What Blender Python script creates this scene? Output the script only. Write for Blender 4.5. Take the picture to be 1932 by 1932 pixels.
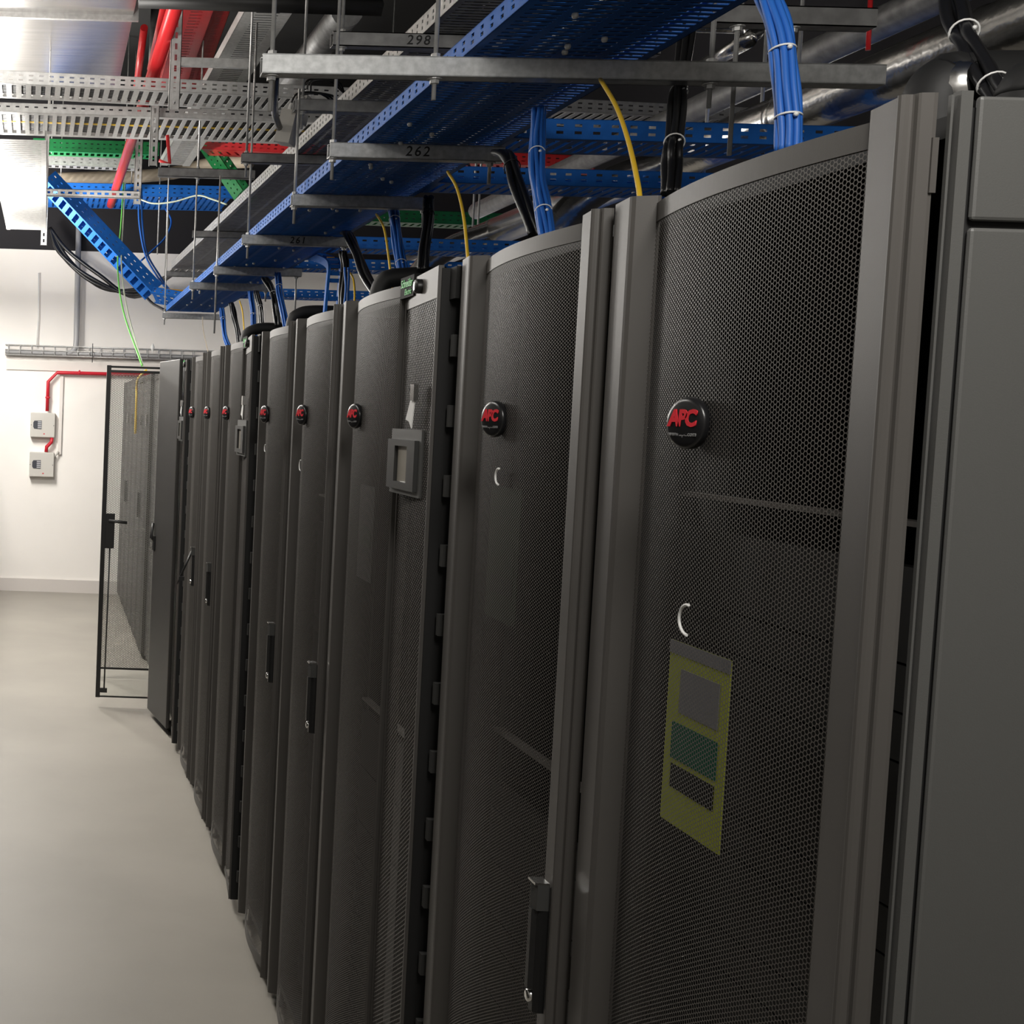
import bpy, math, random
import numpy as np
from mathutils import Vector, Matrix

for o in list(bpy.data.objects):
    bpy.data.objects.remove(o)
scene = bpy.context.scene
COL = scene.collection
random.seed(7)

# ------------------------------------------------------------------ camera
# the photograph is the right-hand part of a wider frame, hence the lens shift
cam_d = bpy.data.cameras.new('camera')
cam_d.sensor_width = 36.0
cam_d.lens = 2446.34 / 1932 * 36.0
cam_d.shift_x = (966 - 59.0) / 1932
cam_d.shift_y = (922.3 - 966) / 1932
cam_d.clip_start = 0.02
cam = bpy.data.objects.new('camera', cam_d)
COL.objects.link(cam)
_r = Vector((0.99939144, 0.01425993, 0.0318339))
_u = Vector((-0.0326502, 0.06123253, 0.99758937))
_f = Vector((-0.01227629, 0.99802166, -0.06166086))
m = Matrix.Identity(4)
for i in range(3):
    m[i][0], m[i][1], m[i][2] = _r[i], _u[i], -_f[i]
m[2][3] = 1.7161
cam.matrix_world = m
scene.camera = cam

# ------------------------------------------------------------------ world, lights, exposure
world = bpy.data.worlds.new('world')
scene.world = world
world.use_nodes = True
bg = world.node_tree.nodes['Background']
bg.inputs[0].default_value = (0.9, 0.95, 1.0, 1)
bg.inputs[1].default_value = 0.02

def area_light(name, loc, size, energy, color=(1.0, 0.96, 0.9), rot=(0, 0, 0)):
    d = bpy.data.lights.new(name, 'AREA')
    d.shape = 'RECTANGLE'; d.size, d.size_y = size
    d.energy = energy; d.color = color
    o = bpy.data.objects.new(name, d); COL.objects.link(o)
    o.location = loc; o.rotation_euler = rot
    return o
# ceiling luminaires of the aisle, all hung outside the frame to its left
LUM = [(-0.45, 2.9, 2.95, 7.5), (-0.45, 5.4, 2.85, 19), (-0.57, 7.9, 2.70, 27), (-0.66, 10.3, 2.70, 34)]
lb = bpy.data.lights.new('bulkhead_light', 'POINT'); lb.energy = 46; lb.shadow_soft_size = 0.28; lb.color = (1.0, 0.965, 0.91)
lo = bpy.data.objects.new('bulkhead_light', lb); COL.objects.link(lo); lo.location = (0.50, 0.25, 2.76)     # bare lamp over the row end
for lx, ly, lz, e in LUM:                # each one a batten lighting downwards, its uplight strengthened to brighten the trays
    area_light('luminaire_light', (lx, ly, lz), (0.28, 1.2), e)
    area_light('luminaire_uplight', (lx, ly, lz + 0.075), (0.28, 1.2), e * (1.2 if ly < 6 else 1.7), rot=(math.pi, 0, 0))
for lx, ly, lz, e in LUM[2:]:            # point fill added under the far battens, sideways light for the upper wall
    d = bpy.data.lights.new('batten_side_fill', 'POINT'); d.energy = e * 0.75; d.shadow_soft_size = 0.1; d.color = (1.0, 0.96, 0.9)
    o = bpy.data.objects.new('batten_side_fill', d); COL.objects.link(o); o.location = (lx, ly, lz - 0.12)
# lamps of the next aisle, behind the rack row
for lx, ly, lz, e in [(2.9, 9.5, 3.0, 30), (2.9, 5.0, 3.0, 8)]:
    area_light('luminaire_light', (lx, ly, lz), (0.28, 1.2), e)

scene.view_settings.view_transform = 'Standard'
scene.view_settings.look = 'None'
scene.view_settings.gamma = 1.0
scene.view_settings.use_curve_mapping = False
scene.view_settings.exposure = 0.98

# ------------------------------------------------------------------ materials
MATS = {}
def mat(name, color, rough=0.5, metal=0.0, noise=0.0, scale=20.0, bump=0.0, bscale=None, spec=0.5,
        color2=None, trans=0.0, emit=None, coat=0.0, stretch=None):
    if name in MATS: return MATS[name]
    M = bpy.data.materials.new(name); M.use_nodes = True
    nt = M.node_tree; b = nt.nodes['Principled BSDF']
    b.inputs['Base Color'].default_value = (*color, 1)
    b.inputs['Roughness'].default_value = rough
    b.inputs['Metallic'].default_value = metal
    b.inputs['Specular IOR Level'].default_value = spec
    if trans: b.inputs['Transmission Weight'].default_value = trans
    if coat: b.inputs['Coat Weight'].default_value = coat
    if emit:
        b.inputs['Emission Color'].default_value = (*emit[0], 1); b.inputs['Emission Strength'].default_value = emit[1]
    if noise or bump or color2:
        tc = nt.nodes.new('ShaderNodeTexCoord')
        src = tc.outputs['Object']
        if stretch:
            mp = nt.nodes.new('ShaderNodeMapping'); mp.inputs['Scale'].default_value = stretch
            nt.links.new(src, mp.inputs[0]); src = mp.outputs[0]
        nz = nt.nodes.new('ShaderNodeTexNoise'); nz.inputs['Scale'].default_value = scale
        nz.inputs['Detail'].default_value = 5
        nt.links.new(src, nz.inputs['Vector'])
        if noise or color2:
            mx = nt.nodes.new('ShaderNodeMix'); mx.data_type = 'RGBA'
            c2 = color2 if color2 else tuple(max(0, c * (1 - noise)) for c in color)
            mx.inputs[6].default_value = (*c2, 1); mx.inputs[7].default_value = (*color, 1)
            rp = nt.nodes.new('ShaderNodeMapRange'); rp.inputs[1].default_value = 0.35; rp.inputs[2].default_value = 0.65
            nt.links.new(nz.outputs[0], rp.inputs[0]); nt.links.new(rp.outputs[0], mx.inputs[0])
            nt.links.new(mx.outputs[2], b.inputs['Base Color'])
        if bump:
            n2 = nz
            if bscale:
                n2 = nt.nodes.new('ShaderNodeTexNoise'); n2.inputs['Scale'].default_value = bscale
                nt.links.new(src, n2.inputs['Vector'])
            bp = nt.nodes.new('ShaderNodeBump'); bp.inputs['Strength'].default_value = bump
            bp.inputs['Distance'].default_value = 0.005
            nt.links.new(n2.outputs[0], bp.inputs['Height']); nt.links.new(bp.outputs[0], b.inputs['Normal'])
    MATS[name] = M
    return M

mat('floor', (0.335, 0.312, 0.272), 0.5, noise=0.14, scale=1.2, bump=0.02, bscale=60, spec=0.3)
mat('wall', (0.90, 0.865, 0.82), 0.75, noise=0.05, scale=1.6, bump=0.05, bscale=90)
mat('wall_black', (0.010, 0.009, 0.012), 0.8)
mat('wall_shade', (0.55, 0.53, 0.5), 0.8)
mat('skirting', (0.62, 0.58, 0.55), 0.6)
mat('ceiling', (0.006, 0.006, 0.006), 0.9)
mat('rack', (0.080, 0.0745, 0.069), 0.48, bump=0.03, scale=900, spec=0.38)
mat('rack_mesh', (0.120, 0.110, 0.100), 0.48)
mat('rack_dark', (0.008, 0.008, 0.008), 0.7)
mat('rack_side', (0.092, 0.092, 0.088), 0.5, bump=0.06, scale=700)
mat('rack_plain', (0.034, 0.032, 0.030), 0.45, bump=0.03, scale=900)
mat('bezel', (0.030, 0.030, 0.029), 0.4)
mat('equip', (0.012, 0.0115, 0.011), 0.5)
mat('equip_edge', (0.13, 0.12, 0.11), 0.6)
mat('black_plastic', (0.012, 0.012, 0.012), 0.4)
mat('plate_black', (0.010, 0.010, 0.010), 0.7, spec=0.15)
mat('gray_plastic', (0.055, 0.055, 0.053), 0.45)
mat('badge_black', (0.012, 0.012, 0.013), 0.28)
mat('badge_red', (0.75, 0.035, 0.05), 0.4)
mat('badge_grey', (0.22, 0.22, 0.22), 0.5)
mat('brand_green', (0.08, 0.55, 0.12), 0.5)
mat('chrome', (0.75, 0.75, 0.74), 0.18, metal=1.0)
mat('screen', (0.36, 0.335, 0.29), 0.25)
mat('white_plastic', (0.82, 0.82, 0.80), 0.4)
mat('paper_yellow', (0.32, 0.35, 0.05), 0.8, spec=0.1)
mat('paper_olive', (0.004, 0.010, 0.003), 0.8, spec=0.1)
mat('paper_grey', (0.17, 0.17, 0.18), 0.8, spec=0.1)
mat('bar_grey', (0.42, 0.42, 0.44), 0.7)
mat('paper_green', (0.01, 0.09, 0.05), 0.8, spec=0.1)
mat('paper_dark', (0.003, 0.003, 0.003), 0.8, spec=0.1)
mat('blue_paint', (0.016, 0.155, 0.60), 0.55, noise=0.15, scale=30, spec=0.2)
mat('green_paint', (0.010, 0.20, 0.055), 0.4, noise=0.2, scale=20)
mat('red_paint', (0.55, 0.018, 0.022), 0.35, noise=0.15, scale=15)
mat('red_pipe', (0.72, 0.03, 0.035), 0.3)
mat('red_conduit', (0.55, 0.015, 0.03), 0.4)
mat('galv', (0.60, 0.60, 0.59), 0.40, metal=0.45, noise=0.2, scale=40)
mat('galv_strut', (0.52, 0.53, 0.53), 0.42, metal=0.35, noise=0.25, scale=60)
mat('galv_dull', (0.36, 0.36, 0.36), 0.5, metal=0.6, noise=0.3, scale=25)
mat('duct', (0.60, 0.585, 0.57), 0.22, metal=1.0, noise=0.15, scale=3, bump=0.15, bscale=2.5, stretch=(0.6, 7, 1))
mat('foil', (0.80, 0.79, 0.77), 0.26, metal=1.0, noise=0.2, scale=12, bump=0.35, bscale=35)
mat('foil_flex', (0.8, 0.8, 0.8), 0.28, metal=1.0, bump=0.4, scale=60)
mat('foam', (0.010, 0.010, 0.010), 0.6, bump=0.05, scale=80)
mat('cable_navy', (0.006, 0.012, 0.03), 0.5)
mat('cable_blue', (0.018, 0.12, 0.47), 0.5)
mat('cable_black', (0.010, 0.010, 0.011), 0.35)
mat('cable_yellow', (0.78, 0.50, 0.03), 0.45)
mat('cable_green', (0.16, 0.60, 0.10), 0.45)
mat('cable_pale', (0.62, 0.70, 0.55), 0.5)
mat('cable_orange', (0.85, 0.42, 0.02), 0.5)
mat('tie_white', (0.80, 0.80, 0.78), 0.4)
mat('conduit_grey', (0.35, 0.35, 0.36), 0.4)
mat('box_grey', (0.53, 0.51, 0.47), 0.5)
mat('trunking', (0.72, 0.68, 0.64), 0.55)
mat('lens_dark', (0.045, 0.048, 0.06), 0.3)
mat('beige_pipe', (0.52, 0.44, 0.33), 0.6)
mat('mesh_door', (0.20, 0.19, 0.175), 0.5)
mat('ink', (0.012, 0.012, 0.012), 0.6)
mat('dark_steel', (0.045, 0.045, 0.045), 0.5, metal=0.3)
mat('yellow_tag', (0.75, 0.68, 0.06), 0.5)
mat('lamp_tube', (1, 1, 1), 0.5, emit=((1.0, 0.96, 0.9), 6.0))
mat('white_metal', (0.75, 0.75, 0.74), 0.5)
g = mat('glass', (0.93, 0.95, 0.94), 0.02)
g.node_tree.nodes['Principled BSDF'].inputs['Transmission Weight'].default_value = 1.0
g.node_tree.nodes['Principled BSDF'].inputs['IOR'].default_value = 1.02

# ------------------------------------------------------------------ mesh helpers
class MB:
    def __init__(s): s.v = []; s.f = []; s.sm = []
    def add(s, vs, fs, smooth=False):
        n = len(s.v); s.v += [tuple(p) for p in vs]
        s.f += [tuple(i + n for i in f) for f in fs]; s.sm += [smooth] * len(fs); return s
    def box(s, a, b):
        (x0, y0, z0), (x1, y1, z1) = a, b
        x0, x1 = min(x0, x1), max(x0, x1); y0, y1 = min(y0, y1), max(y0, y1); z0, z1 = min(z0, z1), max(z0, z1)
        return s.add([(x0, y0, z0), (x1, y0, z0), (x1, y1, z0), (x0, y1, z0), (x0, y0, z1), (x1, y0, z1), (x1, y1, z1), (x0, y1, z1)],
                     [(0, 3, 2, 1), (4, 5, 6, 7), (0, 1, 5, 4), (1, 2, 6, 5), (2, 3, 7, 6), (3, 0, 4, 7)])
    def obox(s, O, D, S, U, a0, a1, b0, b1, c0, c1):
        P = [O + D * a + S * b + U * c for c in (c0, c1) for (a, b) in ((a0, b0), (a1, b0), (a1, b1), (a0, b1))]
        return s.add(P, [(0, 3, 2, 1), (4, 5, 6, 7), (0, 1, 5, 4), (1, 2, 6, 5), (2, 3, 7, 6), (3, 0, 4, 7)])
    def tube(s, pts, r, n=8, cap=True, smooth=True):
        pts = [Vector(p) for p in pts]
        rr = r if isinstance(r, (list, tuple)) else [r] * len(pts)
        t0 = (pts[1] - pts[0]).normalized()
        up = Vector((0, 0, 1)) if abs(t0.z) < 0.9 else Vector((1, 0, 0))
        nrm = t0.cross(up).normalized(); vs = []
        for i, p in enumerate(pts):
            t = (pts[min(i + 1, len(pts) - 1)] - pts[max(i - 1, 0)]).normalized()
            nrm = (nrm - t * nrm.dot(t)).normalized(); bn = t.cross(nrm)
            for k in range(n):
                a = 2 * math.pi * k / n
                vs.append(p + (nrm * math.cos(a) + bn * math.sin(a)) * rr[i])
        fs = [(i * n + k, i * n + (k + 1) % n, (i + 1) * n + (k + 1) % n, (i + 1) * n + k) for i in range(len(pts) - 1) for k in range(n)]
        s.add(vs, fs, smooth)
        if cap:
            L = len(pts) - 1; b = len(s.v) - len(vs)
            s.f.append(tuple(b + k for k in range(n))[::-1]); s.f.append(tuple(b + L * n + k for k in range(n))); s.sm += [False, False]
        return s
    def prism(s, poly, z0, z1, smooth=False):      # closed polygon in x,y extruded in z
        n = len(poly)
        s.add([(x, y, z0) for x, y in poly] + [(x, y, z1) for x, y in poly],
              [(i, (i + 1) % n, n + (i + 1) % n, n + i) for i in range(n)], smooth)
        b = len(s.v) - 2 * n
        s.f += [tuple(b + i for i in range(n))[::-1], tuple(b + n + i for i in range(n))]; s.sm += [False, False]
        return s
    def strip(s, line, z0, z1, th=0.003, smooth=False):   # bent sheet: open polyline in x,y, thickened towards +x
        return s.prism(list(line) + [(x + th, y) for x, y in reversed(line)], z0, z1, smooth)
    def lathe(s, O, A, prof, n=24, smooth=True):           # prof: (radius, along A)
        O, A = Vector(O), Vector(A).normalized()
        up = Vector((0, 0, 1)) if abs(A.z) < 0.9 else Vector((1, 0, 0))
        e1 = A.cross(up).normalized(); e2 = A.cross(e1); vs = []
        for r, h in prof:
            for k in range(n):
                a = 2 * math.pi * k / n
                vs.append(O + A * h + (e1 * math.cos(a) + e2 * math.sin(a)) * r)
        fs = [(i * n + k, i * n + (k + 1) % n, (i + 1) * n + (k + 1) % n, (i + 1) * n + k) for i in range(len(prof) - 1) for k in range(n)]
        return s.add(vs, fs, smooth)
    def ring(s, C, A, R, r, n=20, k=6):
        C, A = Vector(C), Vector(A).normalized()
        up = Vector((0, 0, 1)) if abs(A.z) < 0.9 else Vector((1, 0, 0))
        e1 = A.cross(up).normalized(); e2 = A.cross(e1); vs = []
        for i in range(n):
            a = 2 * math.pi * i / n; d = e1 * math.cos(a) + e2 * math.sin(a)
            for j in range(k):
                b = 2 * math.pi * j / k
                vs.append(C + d * (R + r * math.cos(b)) + A * r * math.sin(b))
        fs = [(i * k + j, ((i + 1) % n) * k + j, ((i + 1) % n) * k + (j + 1) % k, i * k + (j + 1) % k) for i in range(n) for j in range(k)]
        return s.add(vs, fs, True)
    def mesh(s, name):
        me = bpy.data.meshes.new(name); me.from_pydata(s.v, [], s.f)
        me.polygons.foreach_set('use_smooth', s.sm); me.update(); return me

def tag(o, label=None, cat=None, group=None, kind=None):
    if label: o['label'] = label
    if cat: o['category'] = cat
    if group: o['group'] = group
    if kind: o['kind'] = kind
    return o
def obj(name, me, material=None, parent=None, loc=None):
    if isinstance(me, MB): me = me.mesh(name)
    if material is not None and not me.materials: me.materials.append(MATS[material])
    o = bpy.data.objects.new(name, me); COL.objects.link(o)
    if parent: o.parent = parent
    if loc: o.location = loc
    return o
def empty(name, loc=(0, 0, 0), label=None, cat=None, group=None):
    o = bpy.data.objects.new(name, None); COL.objects.link(o); o.location = loc; o.empty_display_size = 0.05
    return tag(o, label, cat, group)
CACHE = {}
def part(name, key, build, material, parent, loc=None):
    if key not in CACHE:
        me = build(); CACHE[key] = me.mesh(name) if isinstance(me, MB) else me
    return obj(name, CACHE[key], material, parent, loc)
def text_mesh(name, txt, size, bold=0.0, shear=0.0, extrude=0.0, space=1.0):
    c = bpy.data.curves.new(name, 'FONT'); c.body = txt; c.size = size; c.offset = bold; c.shear = shear
    c.extrude = extrude; c.align_x = 'CENTER'; c.align_y = 'CENTER'; c.space_character = space; c.resolution_u = 3
    t = bpy.data.objects.new(name, c); COL.objects.link(t)
    dg = bpy.context.evaluated_depsgraph_get()
    me = bpy.data.meshes.new_from_object(t.evaluated_get(dg))
    bpy.data.objects.remove(t); bpy.data.curves.remove(c)
    return me
def turn(me, X, Yv, O=(0, 0, 0), sx=1.0):      # lay text: its x axis along X, its y axis along Yv
    X, Yv = Vector(X).normalized(), Vector(Yv).normalized(); N = X.cross(Yv)
    M4 = Matrix.Identity(4)
    for i in range(3): M4[i][0], M4[i][1], M4[i][2], M4[i][3] = X[i] * sx, Yv[i], N[i], O[i]
    me.transform(M4); return me
def smooth_path(pts, n=6):
    P = [Vector(p) for p in pts]
    if len(P) < 3: return P
    P = [P[0] * 2 - P[1]] + P + [P[-1] * 2 - P[-2]]; out = []
    for i in range(1, len(P) - 2):
        for k in range(n):
            t = k / n; a, b, c, d = P[i - 1], P[i], P[i + 1], P[i + 2]
            out.append(0.5 * ((2 * b) + (c - a) * t + (2 * a - 5 * b + 4 * c - d) * t * t + (3 * b - a - 3 * c + d) * t ** 3))
    out.append(P[-2]); return out

def hex_sheet(name, curve, s1, z0, z1, p, hole):
    """perforated sheet: staggered holes in honeycomb order on a bent sheet; curve(s) -> (x, y)"""
    cs = p * 0.8660254; nc = int(s1 / cs); nr = int((z1 - z0) / p)
    i, j = np.meshgrid(np.arange(nc), np.arange(nr), indexing='ij'); i = i.ravel(); j = j.ravel()
    cz = z0 + p * 0.5 + j * p + np.where(i % 2 == 1, p * 0.5, 0.0); cc = cs * 0.6 + i * cs
    ang = np.arange(6) * math.pi / 3; R = p / math.sqrt(3); r = hole
    so = np.concatenate([cc[:, None] + R * np.cos(ang), cc[:, None] + r * np.cos(ang)], axis=1)
    zo = np.concatenate([cz[:, None] + R * np.sin(ang), cz[:, None] + r * np.sin(ang)], axis=1)
    x, y = curve(np.clip(so, 0, s1))
    V = np.stack([x, y, np.clip(zo, z0, z1)], axis=2).reshape(-1, 3)
    q = np.array([[k, (k + 1) % 6, 6 + (k + 1) % 6, 6 + k] for k in range(6)])
    F = (np.arange(len(i))[:, None, None] * 12 + q[None]).reshape(-1)
    me = bpy.data.meshes.new(name)
    me.vertices.add(len(V)); me.vertices.foreach_set('co', V.astype(np.float32).ravel())
    me.loops.add(len(F)); me.loops.foreach_set('vertex_index', F.astype(np.int32))
    nf = len(F) // 4
    me.polygons.add(nf); me.polygons.foreach_set('loop_start', np.arange(nf, dtype=np.int32) * 4)
    me.polygons.foreach_set('loop_total', np.full(nf, 4, dtype=np.int32))
    me.update(calc_edges=True); return me

# ------------------------------------------------------------------ the room
def struct(name, mb, material): return tag(obj(name, mb, material), kind='structure')
struct('floor', MB().box((-1.8, -2.2, -0.05), (4.6, 12.2, 0)), 'floor')
wb = struct('wall_back', MB().box((-1.8, 12.15, 0), (4.6, 12.3, 3.19)), 'wall')
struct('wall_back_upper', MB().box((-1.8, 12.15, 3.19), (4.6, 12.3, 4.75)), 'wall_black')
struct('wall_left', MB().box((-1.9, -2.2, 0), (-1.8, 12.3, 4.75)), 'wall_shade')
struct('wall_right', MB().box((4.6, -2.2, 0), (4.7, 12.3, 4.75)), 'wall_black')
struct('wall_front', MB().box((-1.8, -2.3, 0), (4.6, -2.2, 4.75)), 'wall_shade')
struct('ceiling', MB().box((-1.9, -2.3, 4.75), (4.7, 12.3, 4.85)), 'ceiling')
struct('baseboard_back', MB().box((-1.8, 12.125, 0), (4.6, 12.15, 0.12)), 'skirting')

# luminaire housings above the aisle
for i, (lx, ly, lz, e) in enumerate(LUM):
    L = empty('ceiling_luminaire', (lx, ly, lz), 'long white batten luminaire above the aisle, ' + ('beside the first cooling unit', 'beside the second cooling unit', 'beside the open glazed door', 'closest to the white wall')[i], 'ceiling light', 'luminaires above the aisle')
    part('housing', 'lum_h', lambda: MB().box((-0.16, -0.65, 0.012), (0.16, 0.65, 0.07)), 'white_metal', L)
    obj('hanger_wire', MB().tube([(0, -0.5, 0.07), (0, -0.5, (3.885 if i in (1, 2) else 4.75) - lz)], 0.002, 5), 'galv', L)
    obj('hanger_wire', MB().tube([(0, 0.5, 0.07), (0, 0.5, (3.885 if i in (1, 2) else 4.75) - lz)], 0.002, 5), 'galv', L)
bl = empty('bulkhead_lamp', (0.50, 0.25, 2.76), 'bare round lamp hung just past the row end', 'ceiling light')
obj('stem', MB().tube([(0, 0, 0.15), (0, 0, 1.99)], 0.008, 8), 'white_metal', bl)
obj('cap', MB().lathe((0, 0, 0.14), (0, 0, 1), [(0.0001, 0.03), (0.05, 0.03), (0.06, 0.0), (0.0001, 0.0)], 16), 'white_metal', bl)

# ------------------------------------------------------------------ server racks
# local frame of a rack: x into the row (0 = front plane), y along the row from its near edge, z up
FX = 0.689
H = 1.985
W = 0.6
def door_curve(u0, u1, e0, e1, bulge):
    us = np.linspace(0, 1, 200)
    e = e0 * (1 - us) + e1 * us - bulge * 4 * us * (1 - us)
    u = u0 + (u1 - u0) * us
    s = np.concatenate([[0], np.cumsum(np.hypot(np.diff(e), np.diff(u)))])
    return s[-1], (lambda q: (np.interp(q, s, e), W - np.interp(q, s, u)))
S_STD, C_STD = door_curve(0.090, 0.527, 0.026, 0.008, 0.022)
S_NAR, C_NAR = door_curve(0.090, 0.556, 0.026, 0.006, 0.022)
PITCH = 0.0050
def mk_mesh(kind):
    S, C = (S_STD, C_STD) if kind == 'std' else (S_NAR, C_NAR)
    return hex_sheet('mesh_panel', C, S, 0.075, 1.962, PITCH, 0.00228)
def curve_strip(C, S, z0, z1, n=40):
    x, y = C(np.linspace(0, S, n)); x = x - 0.0006
    return MB().strip(list(zip(x.tolist(), y.tolist())), z0, z1, 0.004)
def mk_far_stile():      # the stile at the far edge of the door: flat strip, crease, flank down to the mesh
    y = lambda u: W - u
    line = [(0.030, y(0.010)), (0.012, y(0.012)), (0.008, y(0.016)), (0.000, y(0.074)), (0.0005, y(0.079)), (0.004, y(0.0825)), (0.026, y(0.091))]
    return MB().strip(line, 0.045, H + 0.008, 0.004)
def mk_near_stile(kind):
    y = lambda u: W - u
    mb = MB()
    if kind == 'std':
        line = [(0.008, y(0.524)), (0.004, y(0.526)), (-0.003, y(0.573)), (-0.001, y(0.5745))]
        mb.strip(line, 0.045, H + 0.008, 0.006)
        # rolled bead and the return flank
        bead = [(-0.001, y(0.5745)), (-0.004, y(0.5752)), (-0.0062, y(0.5768)), (-0.0068, y(0.579)), (-0.0058, y(0.5812)), (-0.0035, y(0.5828)), (0.000, y(0.5832)),
                (0.002, y(0.5836)), (0.0028, y(0.585)), (0.0035, y(0.5885)), (0.005, y(0.590)), (0.014, y(0.5915))]
        mb.strip(bead, 0.045, H + 0.008, 0.003)
    else:
        mb.strip([(0.006, y(0.554)), (0.001, y(0.556)), (-0.001, y(0.559)), (0.002, y(0.562)), (0.02, y(0.563))], 0.045, H + 0.002, 0.004)
    return mb
def mk_body():
    mb = MB(); d = 1.06
    mb.box((0.040, 0.004, 1.962), (d, 0.596, 1.98))            # roof
    mb.box((0.040, 0.004, 0.045), (d, 0.596, 0.065))           # bottom
    mb.box((0.040, 0.001, 0.045), (d, 0.004, 1.98))            # sides
    mb.box((0.040, 0.596, 0.045), (d, 0.599, 1.98))
    mb.box((d, 0.001, 0.045), (d + 0.004, 0.599, 1.98))        # back
    return mb
def mk_rails():
    mb = MB()
    for yy in (0.055, 0.525): mb.box((0.10, yy, 0.07), (0.14, yy + 0.02, 1.95))
    return mb
def mk_badge():
    R = 0.0275
    return MB().lathe((0, 0, 0), (-1, 0, 0), [(R * 0.9, -0.004), (R, 0), (R, 0.006), (R * 0.96, 0.0085), (R * 0.80, 0.0102), (R * 0.45, 0.0112), (0.0001, 0.0115)], 36)
TX, TZ = (0, -1, 0), (0, 0, 1)
CACHE['apc'] = turn(text_mesh('badge_lettering', 'APC', 0.0235, bold=0.0011, shear=0.12, extrude=0.0006, space=0.86), TX, TZ, sx=0.94)
CACHE['apcw'] = turn(text_mesh('web_address', 'www.apc.com', 0.0068, bold=0.0001, extrude=0.0004), TX, TZ)
def mk_handle():
    mb = MB(); h = 0.172
    mb.prism([(0, -0.012), (0, 0.012), (-0.008, 0.012), (-0.014, 0.007), (-0.014, -0.007), (-0.008, -0.012)], 0, h)
    return mb
def handle(t, z, opened=False):
    hb = part('handle', 'handle_plate', mk_handle, 'black_plastic', t, (-0.004, W - 0.5555, z))
    part('handle_cap', 'handle_cap', lambda: MB().prism([(-0.001, -0.0125), (-0.001, 0.0125), (-0.017, 0.0125), (-0.020, 0.004), (-0.017, -0.0125)], 0.14, 0.176), 'gray_plastic', hb)
    part('handle_bevel', 'handle_bevel', lambda: MB().box((-0.021, -0.0125, 0.1745), (-0.002, 0.0125, 0.1775)), 'chrome', hb)
    part('lock_button', 'lock_button', lambda: MB().lathe((-0.014, 0.003, 0.018), (-1, 0, 0), [(0.0085, -0.002), (0.0085, 0.004), (0.006, 0.005), (0.0001, 0.005)], 14), 'chrome', hb)
    if opened:
        part('lever', 'lever', lambda: MB().tube([(-0.012, 0, 0.165), (-0.075, 0.012, 0.005)], [0.006, 0.004], 6).box((-0.070, -0.004, 0.022), (-0.045, 0.014, 0.040)), 'black_plastic', hb)
    else:
        part('lever', 'lever_closed', lambda: MB().prism([(-0.014, -0.0065), (-0.014, 0.0065), (-0.021, 0.005), (-0.021, -0.005)], 0.03, 0.140), 'black_plastic', hb)
    return hb
def mk_hinges():
    return MB()
def equip_block(z0, z1):
    mb = MB(); z = z0
    while z < z1 - 0.05:
        h = random.choice((0.0445, 0.089, 0.089, 0.133))
        if z + h > z1: break
        mb.box((0.085, 0.075, z + 0.001), (0.10, 0.525, z + h - 0.0015)); z += h
    return mb

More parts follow.
